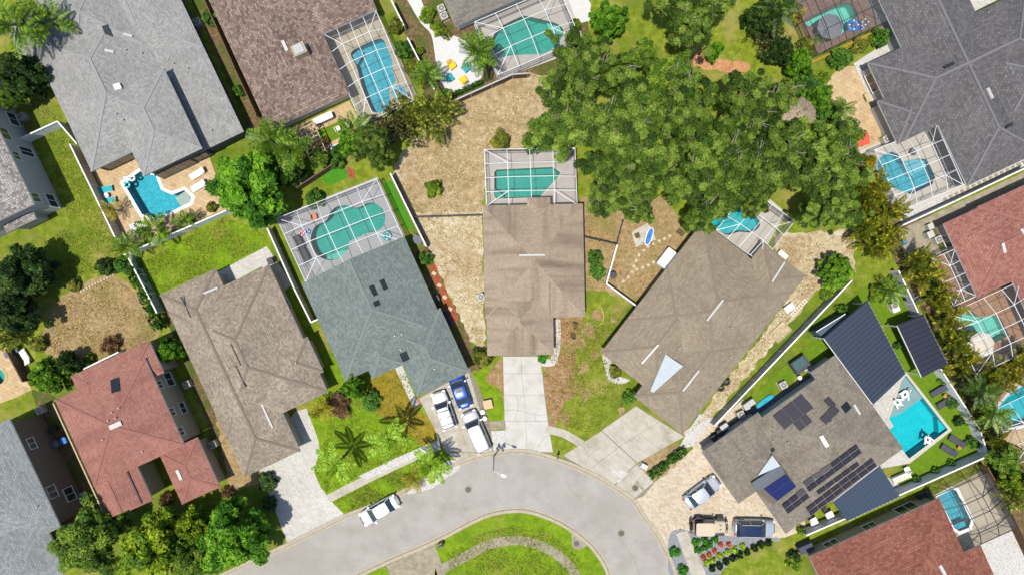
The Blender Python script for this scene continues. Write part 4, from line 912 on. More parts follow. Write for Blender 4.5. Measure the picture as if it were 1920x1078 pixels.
fence('brown wooden fence between the light grey and mottled brown roofs', [(378, -10), (440, 130), (480, 216)], 1.6, m_wood, None)
fence('white panel fence beside the round leafy tree of the pink red house', [(134, 704), (160, 690), (222, 660)], 1.2, m_vinyl, m_white)
fence('dark wooden fence beside the small round pool at the left', [(10, 655), (42, 715)], 1.5, m_wood_d)
fence('orange brown low wall under the dark framed cage', [(1514, 122), (1600, 80), (1672, 44)], .6, m_redm, m_wood_o)
# ---------------------------------------------------------------- vegetation
def np_mesh(name, V, quads, col, mat):
    me = bpy.data.meshes.new(name); n = len(V); m = len(quads)
    me.vertices.add(n); me.vertices.foreach_set('co', np.asarray(V, np.float32).ravel())
    me.loops.add(m * 4); me.loops.foreach_set('vertex_index', np.asarray(quads, np.int32).ravel())
    me.polygons.add(m); me.polygons.foreach_set('loop_start', np.arange(0, m * 4, 4, dtype=np.int32))
    at = me.attributes.new('col', 'FLOAT_COLOR', 'POINT'); at.data.foreach_set('color', np.asarray(col, np.float32).ravel())
    me.materials.append(mat); me.update(calc_edges=True); return me
def cards(P, Nrm, size, asp, rng, fold=0.0):
    """rhombic leaves at P with normals Nrm"""
    n = len(P); Nrm = Nrm / np.linalg.norm(Nrm, axis=1, keepdims=True); R = rng.normal(size=(n, 3)); T = np.cross(Nrm, R); T /= np.linalg.norm(T, axis=1, keepdims=True) + 1e-9; Bn = np.cross(Nrm, T)
    s = (size * rng.uniform(.7, 1.3, (n, 1)))
    V = np.stack([P + T * s, P + Bn * s * asp + Nrm * s * fold, P - T * s, P - Bn * s * asp + Nrm * s * fold], 1).reshape(-1, 3)
    return V, np.arange(n * 4).reshape(n, 4)
def srgb(c): return np.array(C(*c, .74)[:3])
def crown(name, seed, nclump, nleaf, leaf, cr, cols, z0=.35, z1=1., wob=.16, asp=.55, core=2.4, mat=None, square=False, flat=0.):
    rng = np.random.default_rng(seed); D = rng.normal(size=(nclump, 3)); D /= np.linalg.norm(D, axis=1, keepdims=True)
    rad = rng.uniform(0, 1, (nclump, 1)) ** (1 / core); ph = rng.uniform(0, 6.28, 4); th = np.arctan2(D[:, 1], D[:, 0])
    k = 1 + wob * (np.sin(3 * th + ph[0]) + .7 * np.sin(5 * th + ph[1]) + .5 * np.sin(8 * th + ph[2])); k = k / k.max()
    c = D * rad
    if square: c = rng.uniform(-1, 1, (nclump, 3)); k = np.ones(nclump)
    c[:, 0] *= k * (1 - cr * .6); c[:, 1] *= k * (1 - cr * .6); c[:, 2] = np.abs(c[:, 2]) * 1.15 - .25
    c[:, 2] = z0 + (z1 - z0) * np.clip((c[:, 2] + .3) / 1.2, 0, 1) ** .8
    if flat: c[:, 2] = (1 - flat) * c[:, 2] + flat * (z0 + (z1 - z0) * rng.uniform(.35, 1., nclump))
    ci = np.repeat(np.arange(nclump), nleaf); n = len(ci); O = rng.normal(size=(n, 3)); O /= np.linalg.norm(O, axis=1, keepdims=True)
    O[:, 2] = np.abs(O[:, 2]) * .9 - .25; rr = cr * rng.uniform(.35, 1., (n, 1)) * rng.uniform(.7, 1.25, (nclump, 1))[ci]
    P = c[ci] + O * rr * np.array([1, 1, (z1 - z0) * .9]); P[:, 2] = np.maximum(P[:, 2], .02)
    Nr = O * .6 + np.array([0, 0, 1.0]) + rng.normal(size=(n, 3)) * .4
    V, Q = cards(P, Nr, leaf, asp, rng)
    t = rng.uniform(0, 1, nclump); C0 = np.array([srgb(x) for x in cols]); m = len(cols) - 1
    f = np.clip(t[ci] + rng.normal(0, .16, n), 0, .999) * m; i0 = f.astype(int); fr = (f - i0)[:, None]; col = C0[i0] * (1 - fr) + C0[np.minimum(i0 + 1, m)] * fr
    col = col * rng.uniform(.75, 1.25, (n, 1)); col = np.concatenate([col, np.ones((n, 1))], 1)
    return np_mesh(name, V, Q, np.repeat(col, 4, 0), mat or m_leaf), c
def limb(V, F, p, q, r0, r1, n=6):
    p, q = Vector(p), Vector(q); d = (q - p).normalized(); s = d.orthogonal().normalized(); t = d.cross(s); k = len(V)
    for c, r in ((p, r0), (q, r1)):
        for i in range(n): a = 6.2832 * i / n; V.append(tuple(c + (s * math.cos(a) + t * math.sin(a)) * r))
    for i in range(n): F.append((k + i, k + (i + 1) % n, k + n + (i + 1) % n, k + n + i))
def trunk_mesh(name, cl, seed, z0=.35, nl=9, r=.055, show=0):
    rnd = random.Random(seed); V = []; F = []; limb(V, F, (0, 0, 0), (.01, .02, z0 * .9), r * 1.3, r)
    idx = rnd.sample(range(len(cl)), nl)
    for i in idx:
        c = cl[i]; m = Vector((c[0] * .45, c[1] * .45, z0 + (c[2] - z0) * .35)); limb(V, F, (.01, .02, z0 * .85), m, r * .6, r * .4); limb(V, F, m, (c[0], c[1], c[2]), r * .4, r * .12)
    for _ in range(show):     # bare grey twigs standing out of the crown
        i = rnd.randrange(len(cl)); c = Vector(cl[i]); a = rnd.uniform(0, 6.28); e = c + Vector((math.cos(a) * .14, math.sin(a) * .14, .1)); limb(V, F, (c.x * .8, c.y * .8, c.z * .9), e, r * .3, r * .12, 4); limb(V, F, c, e + Vector((.06 * math.sin(a), .05, .02)), r * .2, r * .08, 4)
    return mesh(name, V, F, m_bark)
OAK = [(46, 72, 18), (76, 106, 31), (108, 138, 44), (152, 176, 72)]; OAKL = [(70, 104, 30), (104, 140, 44), (150, 176, 60)]
DARK = [(30, 50, 22), (52, 82, 30), (86, 116, 44)]; BRI = [(48, 94, 14), (84, 138, 22), (130, 178, 44)]; YEL = [(70, 104, 16), (108, 140, 22), (160, 178, 40)]
MIX = [(66, 84, 26), (110, 120, 40), (160, 156, 60)]; OLV = [(84, 84, 30), (124, 116, 44), (170, 150, 66)]; GOLD = [(120, 120, 20), (176, 160, 24), (226, 196, 50)]
BRN = [(78, 56, 36), (122, 90, 56), (160, 126, 84)]; RED = [(170, 60, 30), (220, 96, 56), (236, 140, 90)]; DRK2 = [(20, 34, 16), (38, 60, 22), (70, 96, 34)]; LIME = [(110, 150, 20), (160, 190, 30), (206, 220, 70)]
KINDS = {}
def kind(k, cols, n, nc, nl, leaf, cr, z0=.35, wob=.16, asp=.55, show=0, trunk=True, square=False, core=2.4, flat=0.):
    L = []
    for i in range(n):
        me, cl = crown('foliage_' + k, hash(k) % 1000 * 0 + sum(map(ord, k)) * 7 + i, nc, nl, leaf, cr, cols, z0, 1., wob, asp, core, None, square, flat); L.append((me, trunk_mesh('trunk_' + k, cl, i, max(z0, .12), 9 if trunk else 5, .055 if trunk else .03, show)))
    KINDS[k] = L
kind('oak', OAK, 4, 300, 260, .0205, .10, .45, .30, .40, 26, core=1.9, flat=.6); kind('oak_light', OAKL, 2, 180, 120, .038, .13, .40, .26, .45, 8, core=2., flat=.4)
kind('dark', DARK, 2, 150, 110, .045, .15, .25, .2); kind('bright', BRI, 2, 150, 110, .048, .14, .25, .15); kind('yellow', YEL, 2, 140, 100, .05, .15, .25, .18)
kind('gold', GOLD, 1, 70, 60, .06, .2, .6, .2); kind('round', [(70, 112, 20), (110, 156, 34), (150, 190, 60)], 1, 160, 60, .065, .12, .2, .04, .5)
kind('shrub', [(40, 78, 22), (74, 120, 34), (116, 158, 52)], 2, 60, 45, .10, .24, .05, .15, .5, 0, False)
kind('shrub_y', YEL, 1, 50, 40, .12, .25, .05, .2, .45, 0, False); kind('shrub_m', MIX, 2, 60, 45, .12, .25, .05, .2, .4, 0, False); kind('shrub_d', DARK, 1, 60, 45, .10, .24, .05, .15, .5, 0, False)
kind('shrub_g', GOLD, 1, 50, 40, .12, .25, .05, .2, .45, 0, False); kind('brush', BRN, 1, 60, 50, .10, .26, .04, .25, .25, 0, False); kind('shrub_r', RED, 1, 26, 30, .14, .3, .05, .15, .5, 0, False)
kind('ball', [(40, 96, 20), (60, 130, 26), (90, 160, 40)], 1, 40, 40, .11, .22, .05, .03, .5, 0, False); kind('ball_l', LIME, 1, 30, 36, .13, .26, .05, .08, .5, 0, False); kind('ball_d', DRK2, 1, 34, 40, .12, .24, .05, .1, .5, 0, False)
kind('hedge', [(36, 76, 20), (62, 112, 28), (104, 150, 44)], 1, 110, 40, .07, .16, .04, .05, .5, 0, False, True); kind('hedge_y', MIX, 1, 90, 40, .09, .18, .04, .05, .45, 0, False, True)
NIDX = [0]
def tree(k, label, px, py, rpx, hgt, cat='tree', name='tree', group=None, asp=1., ang=None, zc=None):
    """crown centre at pixel (px,py), radius in pixels at crown height"""
    z = hgt * (.6 if zc is None else zc); p = G(px, py, z); R = rpx * (CAMZ - z) / FPX; NIDX[0] += 1; me, tr = KINDS[k][NIDX[0] % len(KINDS[k])]
    r = thing(name, label, cat, (p.x, p.y, 0), NIDX[0] * 2.4 if ang is None else ang, group)
    ob('crown' if cat == 'tree' else 'foliage', me, r, scale=(R, R * asp, hgt)); ob('trunk' if cat == 'tree' else 'stem', tr, r, scale=(R, R * asp, hgt)); return r
def shrub(k, label, px, py, rpx, hgt, **kw): return tree(k, label, px, py, rpx, hgt, 'shrub', 'shrub', **kw)
def hedge(k, label, p, q, wpx, hgt):
    a, b = G(p[0], p[1], hgt * .7), G(q[0], q[1], hgt * .7); d = b - a; c = (a + b) / 2; rz = math.atan2(d.y, d.x); me, tr = KINDS[k][0]
    r = thing('hedge', label, 'hedge', (c.x, c.y, 0), rz); n = max(1, round(d.length / (wpx * .0625 * 2.2)))
    for i in range(n): ob('foliage', me, r, (d.length * ((i + .5) / n - .5), 0, 0), (0, 0, (i % 2) * math.pi), (d.length / n / 1.85, wpx * .0625 * .5, hgt))
# the great oak canopy
oaks = [('oak', 'broad live oak whose crown hangs over the central pool cage', 1062, 232, 96, 9.5), ('oak', 'tall live oak next to the teal kidney pool at the top', 1092, 138, 92, 11), ('oak', 'large live oak in the middle of the canopy mass', 1170, 240, 108, 12.5), ('oak', 'live oak whose branches droop beside the central tan roof', 1150, 340, 84, 9.5),
 ('oak', 'live oak with a low limb reaching the blue paddleboard', 1190, 382, 52, 7), ('oak', 'live oak near the orange soil gap in the canopy', 1270, 215, 92, 12), ('oak_light', 'lighter oak next to the orange soil gap', 1255, 150, 58, 9), ('oak', 'live oak spreading over the hidden turquoise pool', 1330, 330, 100, 11.5),
 ('oak', 'live oak hanging over the ridge of the wide tan brown house', 1318, 392, 62, 8), ('oak', 'live oak near the thatched hut', 1400, 205, 90, 11), ('oak', 'large live oak at the right centre of the canopy', 1440, 305, 98, 12.5), ('oak', 'live oak over the white screened corner of the tan brown house', 1405, 372, 46, 8.5),
 ('oak', 'live oak at the right end of the canopy beside the blue angular pool', 1545, 300, 92, 10.5), ('oak', 'live oak above the straw coloured side yard', 1552, 388, 70, 9.5), ('oak', 'dense dark oak at the top edge above the orange soil gap', 1290, 38, 84, 10), ('oak_light', 'pale oak below the thatched hut', 1490, 262, 56, 8), ('oak', 'oak filling the canopy beside the pale clearing', 1225, 300, 74, 10), ('oak', 'oak beside the pale grass clearing in the canopy', 1370, 270, 70, 10.5)]
for a in oaks: tree(*a[:4], a[4] * 1.12, a[5], group='oaks of the central canopy')
tree('bright', 'bright green tree at the top edge left of the grassy gap', 1142, 38, 46, 6); tree('dark', 'dark tree at the top right next to the grassy gap', 1432, 32, 42, 6); tree('dark', 'dark leafy tree below the yellow shrub at the upper right', 1462, 96, 34, 5)
tree('dark', 'broad dark tree at the left edge below the left lawn', 40, 510, 62, 7.5); tree('dark', 'dark spreading tree lower at the left edge', 30, 585, 56, 6.5); tree('dark', 'dense tree at the left edge below the feathery palm', 44, 138, 52, 7); tree('oak_light', 'leafy tree at the left edge beside the air conditioner', 28, 185, 30, 5)
tree('oak_light', 'mid green street tree at the bottom left corner', 170, 1010, 88, 8.5); tree('yellow', 'yellow green street tree in front of the pink red house', 292, 1024, 88, 8.5); tree('bright', 'bright green street tree beside the white paver driveway', 436, 1008, 86, 9); tree('oak_light', 'small shaded tree between the street trees and the pink red roof', 225, 975, 36, 5)
tree('round', 'round clipped leafy tree left of the pink red roof', 93, 704, 44, 5); tree('dark', 'dark small tree behind the round clipped tree', 130, 680, 28, 4); tree('bright', 'rich green round tree between the travertine terrace and the lagoon pool', 468, 348, 96, 9); tree('oak', 'dense oak between the vivid turf patch and the straw yard', 705, 282, 54, 7); tree('bright', 'light green tree above the lagoon pool cage', 655, 272, 32, 5)
tree('bright', 'round glossy tree in front of the blue grey house', 662, 726, 31, 4.5, ang=.4); tree('bright', 'vivid green tree between the taupe roof and the pink red house', 318, 655, 30, 4.5); tree('round', 'dark round tree next to the straw side yard and slate fence', 1570, 508, 38, 4.5)
tree('oak_light', 'tree at the right of the turquoise corner pool fence', 1880, 860, 40, 5); tree('yellow', 'yellow green tree at the right edge below the corner pool', 1905, 900, 36, 5)
tree('bright', 'lush green tree between the paver path and the upper right pool', 1500, 118, 34, 4.5); tree('bright', 'lush green tree left of the paver path', 1538, 182, 34, 4); tree('oak_light', 'leafy tree at the bottom edge between the street trees', 365, 1052, 60, 7); tree('oak_light', 'leafy tree in the grassy gap above the canopy', 1205, 110, 44, 7); tree('dark', 'shaded tree behind the dark wooden fence of the turf patch', 540, 322, 36, 5); tree('oak_light', 'olive green tree beside the pergola', 600, 300, 26, 4); tree('yellow', 'leafy tree between the porch of the pink red house and the street trees', 362, 985, 44, 6); tree('bright', 'small bright tree by the orange soil gap', 1340, 95, 22, 4)
tree('gold', 'golden flowering tree on the canopy edge beside the blue pool', 1600, 312, 24, 9)
# shrubs
S = [('shrub_y', 'bushy yellow green shrub alone in the straw yard', 812, 352, 25, 2.2), ('shrub', 'low green shrub in front of the ochre lawn', 693, 752, 24, 1.6), ('shrub', 'round bush beside the left wall of the blue grey house', 797, 484, 18, 1.8), ('shrub_m', 'ragged shrub at the garage corner of the central house', 905, 672, 26, 2.2), ('shrub', 'dark green bush beside the right wall of the central house', 1117, 484, 20, 1.6), ('shrub', 'wide green bush next to the white fence by the central house', 1122, 508, 20, 1.5),
 ('shrub_m', 'strappy shrub in the white pebble bed of the tan brown house', 1156, 698, 18, 1.4), ('shrub', 'leafy shrub at the walk of the tan brown house', 1183, 745, 17, 1.4), ('ball', 'small clipped box shrub by the central garage', 1018, 671, 12, .8), ('brush', 'brown dry brush beside the taupe garage', 632, 763, 30, 1.5), ('shrub_y', 'yellow green shrub at the corner of the taupe garage', 590, 775, 16, 1.4),
 ('shrub_d', 'dark shrub near the grey green fence corner', 195, 500, 22, 2), ('shrub', 'green shrub behind the grey green fence', 232, 495, 26, 2.2), ('shrub_m', 'low plant at the edge of the left lawn', 135, 535, 18, 1.2), ('shrub_m', 'spiky plant at the edge of the dry left yard', 70, 645, 22, 1.6), ('brush', 'purplish shrub behind the pink red roof', 205, 648, 24, 1.8), ('shrub_y', 'yellow plant under the white panel fence', 165, 672, 14, 1.2),
 ('shrub_y', 'yellow shrub at the top edge of the light grey house', 145, 22, 18, 2), ('brush', 'brown shrub at the top edge of the light grey house', 172, 22, 20, 1.6), ('shrub', 'green plant at the top left corner beside the grey house', 110, 15, 26, 2.6), ('shrub', 'vine clump beside the air conditioner of the light grey house', 392, 32, 20, 1.8), ('shrub', 'small shrub along the brown fence by the mottled roof', 448, 168, 14, 1.4),
 ('shrub_y', 'gold green shrub row beside the shell path', 800, 28, 22, 1.6), ('shrub_y', 'gold green shrub lower on the shell path', 822, 52, 20, 1.6), ('shrub_m', 'tall hedge plant right of the narrow pool cage', 742, 48, 20, 2.4), ('shrub', 'dense shrub beside the white fence of the shell garden', 756, 92, 22, 2.6), ('shrub_m', 'leafy shrub at the end of the white fence', 772, 128, 24, 2.6), ('shrub_y', 'golden plant beside the shell path fence', 786, 95, 12, 1.5), ('shrub', 'small shrub at the lower end of the shell garden', 838, 175, 14, 1.2),
 ('brush', 'dead looking bush in front of the narrow pool cage', 730, 236, 34, 2.6), ('shrub_m', 'yellowed shrub behind the central pool cage', 940, 262, 26, 2.2), ('shrub', 'bush at the upper left corner of the central cage', 1000, 268, 24, 2.6), ('shrub_y', 'bright shrub under the left arm of the big oak', 1078, 45, 16, 2),
 ('shrub_g', 'brilliant yellow shrub at the upper right pool', 1500, 25, 18, 2.4), ('shrub_m', 'yellow green bush below the upper right pool', 1515, 85, 26, 2.6), ('shrub_y', 'small golden bush beside the dark cage', 1544, 68, 14, 1.8), ('shrub', 'green shrub by the paver path at the upper right', 1520, 160, 32, 2.4), ('shrub', 'round green shrub under the dark cage wall', 1578, 106, 26, 2.4), ('shrub_m', 'orange green shrub strip under the dark cage', 1615, 84, 20, 1.5), ('shrub', 'green bush at the white stone strip', 1655, 68, 22, 2.2), ('shrub_y', 'light shrub between thatched hut and paver path', 1545, 145, 18, 1.8), ('shrub', 'leafy shrub right of the thatched hut', 1560, 215, 28, 2.2), ('shrub', 'shrub behind the thatched hut', 1502, 150, 24, 2.), ('shrub_m', 'shrub below the thatched hut beside the red canopy', 1565, 250, 22, 2.2),
 ('shrub_m', 'ragged plant at the lower cage corner of the blue pool', 1648, 350, 26, 3.0), ('shrub_y', 'yellow plant at the tip of the slate fence', 1552, 552, 20, 1.2), ('shrub', 'grey green agave against the large blue roof', 1582, 582, 16, 1.6), ('shrub_y', 'bright green shrub at the top of the artificial lawn', 1648, 548, 26, 1.4), ('shrub', 'low plants between the two blue roofs', 1685, 648, 10, 1.),
 ('shrub', 'dark plants against the white fence near the loungers', 1790, 755, 16, 1.2), ('shrub', 'plant at the upper right corner of the artificial lawn', 1772, 712, 13, 1.2), ('shrub', 'plant in the right corner of the artificial lawn', 1826, 832, 15, 1.4), ('shrub', 'small plant along the pale fence below the turquoise pool', 1785, 868, 9, .9), ('shrub', 'small plant further left along the pale fence', 1755, 882, 9, .9), ('shrub', 'small plant nearest the white sofas along the pale fence', 1720, 898, 10, .9), ('shrub_d', 'dark shrub beside the loungers gap', 1800, 790, 12, 1.2),
 ('shrub_y', 'lime shrub at the lower right house corner', 1490, 1058, 20, 1.6), ('shrub_d', 'dark shrub at the front corner of the red brown house', 1490, 1045, 14, 1.5), ('shrub_y', 'yellow shrub in a pot beside the white patio tables', 1503, 995, 12, 1.2), ('brush', 'dry shrub against the garage of the pink red house', 425, 925, 16, 1.2), ('brush', 'dark red shrub left of the pink red front door', 205, 940, 16, 1.8), ('brush', 'red leaved shrub at the porch of the pink red house', 308, 938, 18, 1.8), ('shrub_d', 'dark shrub beside the white paver driveway', 500, 905, 24, 1.6), ('shrub_d', 'shaded shrub behind the street tree by the driveway', 505, 945, 20, 1.4),
 ('shrub', 'shrub by the lagoon cage wall', 588, 372, 24, 2.0), ('shrub', 'leafy shrub behind the dark wooden fence', 630, 298, 22, 2.2), ('shrub_m', 'flowering shrub at the bottom of the travertine terrace', 395, 390, 14, 1.2), ('shrub_m', 'grassy plant beside the travertine terrace', 352, 410, 14, 1.2)]
for a in S: shrub(*a)
hedge('hedge', 'long green hedge along the grey green vinyl fence', (245, 500), (300, 618), 22, 2.0); hedge('hedge', 'flowering hedge between the tan driveway and the cream pavers', (1220, 894), (1285, 843), 17, 1.1); hedge('hedge_y', 'yellow hedge along the shell path', (808, 40), (842, 68), 18, 1.2); hedge('hedge', 'low hedge below the shell garden', (848, 178), (905, 152), 10, 1.0); hedge('hedge_y', 'planting strip under the dark framed cage', (1585, 102), (1640, 74), 12, 1.0)
ORD = ['first', 'second', 'third', 'fourth', 'fifth', 'sixth', 'seventh', 'eighth', 'ninth']
for i, (x, y) in enumerate([(1306, 1017), (1322, 1013), (1342, 1012), (1332, 1021), (1321, 1027), (1309, 1032)]): shrub('ball', 'round clipped green ball shrub below the tan off-roader, ' + ('largest and uppermost of the six' if i == 0 else ORD[i] + ' clockwise of the six'), x, y, 8.2 if i else 10, .7, group='green ball shrubs in the gravel bed')
for i, (x, y) in enumerate([(1367, 1021), (1352, 1021), (1340, 1033), (1330, 1040), (1319, 1044)]): shrub('shrub_r', 'small red leaved shrub in the gravel bed, ' + ORD[i] + ' from the steel wagon', x, y, 6., .5, group='red shrubs in the gravel bed')
for i, (x, y) in enumerate([(1393, 1025), (1378, 1031), (1364, 1036), (1350, 1043), (1336, 1050), (1325, 1056)]): shrub('ball_l', 'lime yellow mound shrub in the gravel bed, ' + ORD[i] + ' from the steel wagon', x, y, 8.2, .6, group='lime mound shrubs in the gravel bed')
for i, (x, y) in enumerate([(1442, 1018), (1428, 1022), (1416, 1028), (1401, 1036), (1388, 1041), (1375, 1047), (1362, 1054), (1350, 1062), (1336, 1066)]): shrub('ball_d', 'dark shrub edging the small garden lawn, ' + ORD[i] + ' from the steel wagon', x, y, 8.6, .9, group='dark shrubs edging the garden lawn')
for x, y in [(1266, 1036), (1281, 1069)]: shrub('ball', 'mounded shrub between street and garden path, ' + ('nearer the pavers' if y < 1050 else 'at the bottom edge'), x, y, 12.5, .9, group='mounds between street and garden path')
# palms: every frond of a single palm is a piece of its own
def frond_mesh(name, seed, cols, n=17, droop=.55, wid=.30, lw=.028):
    rng = np.random.default_rng(seed); V = []; Q = []; col = []
    def pos(t): return np.array([t, 0, .32 * t - droop * t ** 2.2])
    def add(a, b, c, d, k):
        i = len(V); V.extend([a, b, c, d]); Q.append((i, i + 1, i + 2, i + 3)); x = srgb(cols[k % len(cols)]) * rng.uniform(.8, 1.2); col.extend([list(x) + [1]] * 4)
    m = 7
    for i in range(m):
        a, b = pos(i / m), pos((i + 1) / m); w = .016 * (1 - i / m) + .004; y = np.array([0, w, 0]); add(a - y, b - y, b + y, a + y, 0)
    for i in range(n):
        t = .14 + .86 * (i + .5) / n; p = pos(t); L = wid * math.sin(math.pi * min(t * .82 + .16, 1)) ** .7 * rng.uniform(.85, 1.15)
        for s in (-1, 1):
            d = np.array([.55, s, -.35]); d /= np.linalg.norm(d); e = p + d * L; f = p + np.array([lw * 2.0, 0, 0]); mid = (p + e) / 2 + np.array([lw * 1.2, 0, .015]); add(p, mid - np.array([lw * 2.2, 0, 0]), e, mid, rng.integers(0, len(cols)))
    return np_mesh(name, V, Q, col, m_frond)
PG = [(60, 92, 20), (92, 126, 30), (128, 158, 48)]; PY = [(120, 118, 20), (158, 148, 34), (184, 168, 60)]; PD = [(40, 66, 20), (64, 92, 30), (100, 124, 46)]
FR = {'l': [frond_mesh('frond', 30 + i, [(104, 146, 26), (140, 180, 42), (170, 200, 66)], 15, .5, .24, .04) for i in range(2)], 'g': [frond_mesh('frond', i, PG) for i in range(2)], 'y': [frond_mesh('frond', 5 + i, PY, 13, .5) for i in range(2)], 'd': [frond_mesh('frond', 9 + i, PD, 19, .7) for i in range(2)], 'b': [frond_mesh('frond', 20 + i, PG, 9, .35, .42, .06) for i in range(2)]}
m_ptr = surf('palm_trunk', [(.3, C(120, 108, 92)), (.7, C(168, 156, 140))], 5., (8., .3))
V = []; F = []
for i in range(9): limb(V, F, (.02 * math.sin(i), .02 * math.cos(i), i / 9), (.02 * math.sin(i + 1), .02 * math.cos(i + 1), (i + 1) / 9), .5 + .06 * (i % 2), .46, 8)
PTR = mesh('palm_trunk', V, F, m_ptr)
def palm(label, px, py, rpx, hgt, kind_='g', n=13, dt=.3):
    p = G(px, py, hgt); R = rpx * (CAMZ - hgt) / FPX; NIDX[0] += 1; rn = random.Random(NIDX[0]); r = thing('palm_tree', label, 'palm', (p.x, p.y, 0), rn.uniform(0, 6))
    ob('trunk', PTR, r, scale=(dt, dt, hgt))
    for i in range(n):
        a = 2.4 * i + rn.uniform(-.2, .2); tilt = -.1 + .75 * (i % 4) / 3 - (.25 if i % 4 == 0 else 0)
        ob('frond', FR[kind_][i % 2], r, (0, 0, hgt - .08), (rn.uniform(-.15, .15), -.55 + tilt, a), (R * rn.uniform(.95, 1.15),) * 3)
palm('feather palm on the front lawn casting a star shaped shadow on ochre grass', 728, 824, 44, 5.6, 'l', 8); palm('feather palm next to the white paver driveway curve', 628, 872, 42, 5.0, 'l', 8)
palm('dense palm in the white bed at the kerb', 808, 872, 38, 3.6, 'l', 13); palm('small golden palm in the strip lawn by the kerb', 778, 898, 26, 1.3, 'y', 11, .2)
palm('large feathery palm at the top left corner', 32, 48, 58, 7, 'g', 15); palm('second feathery palm behind the top left palm', 92, 42, 44, 6, 'g', 13); palm('palm cluster member above the rich green round tree', 508, 262, 46, 6, 'g', 14); palm('palm beside the pergola of the brown roof house', 548, 282, 42, 5.5, 'g', 13)
palm('palm between the shell garden and the kidney pool', 898, 98, 40, 5.2, 'g', 15); palm('small yellow palm at the right fence of the narrow pool cage', 800, 140, 32, 3.2, 'g', 13, .2); palm('broad leaved plant at the lower fence of the travertine terrace', 292, 432, 34, 2.2, 'b', 9, .2); palm('yellow broad leaved plant against the taupe fence of the terrace', 208, 392, 22, 2.0, 'y', 9, .2)
palm('small palm at the lower left corner of the travertine terrace', 240, 462, 30, 2.2, 'g', 11, .2); palm('small green palm in the terrace bed by the pale fence', 345, 412, 22, 2., 'g', 11, .2); palm('bright palm above the small turf patch', 665, 246, 36, 4.2, 'g', 13, .2); palm('dark fan of palm leaves at the top right tree gap', 1458, 22, 40, 5.5, 'd', 14)
palm('palm at the corner of the yellow palms beside the corner pool', 1862, 775, 34, 4.0, 'g', 13); palm('tall palm right of the artificial lawn corner', 1838, 735, 34, 4.4, 'd', 13); palm('palm at the right of the paver path', 1580, 205, 24, 3.4, 'g', 11, .2); palm('yellow green palm at the taupe garage door', 606, 766, 24, 2.2, 'y', 11, .2); palm('small palm at the top of the artificial lawn beside the arecas', 1672, 545, 28, 2.0, 'g', 11, .2)
# feathery palm clumps, too many fronds to pick apart
def areca_mesh(name, seed, cols, n=46):
    rng = np.random.default_rng(seed); base = [frond_mesh('frond_seed', seed + 50 + i, cols, 11, .6, .26, .05) for i in range(2)]; Vs = []; Qs = []; Cs = []; off = 0; data = []
    for b in base:
        v = np.empty(len(b.vertices) * 3, np.float32); b.vertices.foreach_get('co', v); q = np.empty(len(b.loops), np.int32); b.loops.foreach_get('vertex_index', q); c = np.empty(len(b.vertices) * 4, np.float32); b.attributes['col'].data.foreach_get('color', c); data.append((v.reshape(-1, 3), q.reshape(-1, 4), c.reshape(-1, 4)))
    for i in range(n):
        v, q, c = data[i % 2]; a = rng.uniform(0, 6.28); t = rng.uniform(-1.15, .1); s = rng.uniform(.5, .95); o = np.array([rng.normal(0, .28), rng.normal(0, .28), rng.uniform(.35, .75)])
        ca, sa, ct, st = math.cos(a), math.sin(a), math.cos(t), math.sin(t); Ry = np.array([[ct, 0, st], [0, 1, 0], [-st, 0, ct]]); Rz = np.array([[ca, -sa, 0], [sa, ca, 0], [0, 0, 1]]); x = (v * s) @ Ry.T @ Rz.T + o; Vs.append(x); Qs.append(q + off); off += len(v); cc = c.copy(); cc[:, :3] *= rng.uniform(.7, 1.3); Cs.append(cc)
    return np_mesh(name, np.concatenate(Vs), np.concatenate(Qs), np.concatenate(Cs), m_frond)
ARE = {'y': [areca_mesh('foliage', 3, [(84, 100, 22), (140, 142, 32), (200, 182, 56), (74, 94, 26), (116, 126, 34)]), areca_mesh('foliage', 4, [(78, 96, 24), (134, 136, 34), (192, 172, 54), (100, 114, 32)])], 'g': [areca_mesh('foliage', 6, [(62, 84, 24), (108, 122, 40), (160, 156, 66)])], 'd': [areca_mesh('foliage', 8, [(60, 66, 34), (112, 108, 60), (176, 168, 110), (50, 70, 26)])]}
V = []; F = []
for i in range(6): limb(V, F, (.12 * math.cos(i * 1.05), .12 * math.sin(i * 1.05), 0), (.25 * math.cos(i * 1.05), .25 * math.sin(i * 1.05), .6), .03, .02)
AST = mesh('stems', V, F, m_ptr)
def areca(label, px, py, rpx, hgt, k='y'):
    p = G(px, py, hgt * .7); R = rpx * (CAMZ - hgt * .7) / FPX; NIDX[0] += 1; me = ARE[k][NIDX[0] % len(ARE[k])]
    r = thing('areca_palm', label, 'palm', (p.x, p.y, 0), NIDX[0] * 1.7); ob('foliage', me, r, scale=(R, R, hgt)); ob('stem', AST, r, scale=(R, R, hgt))
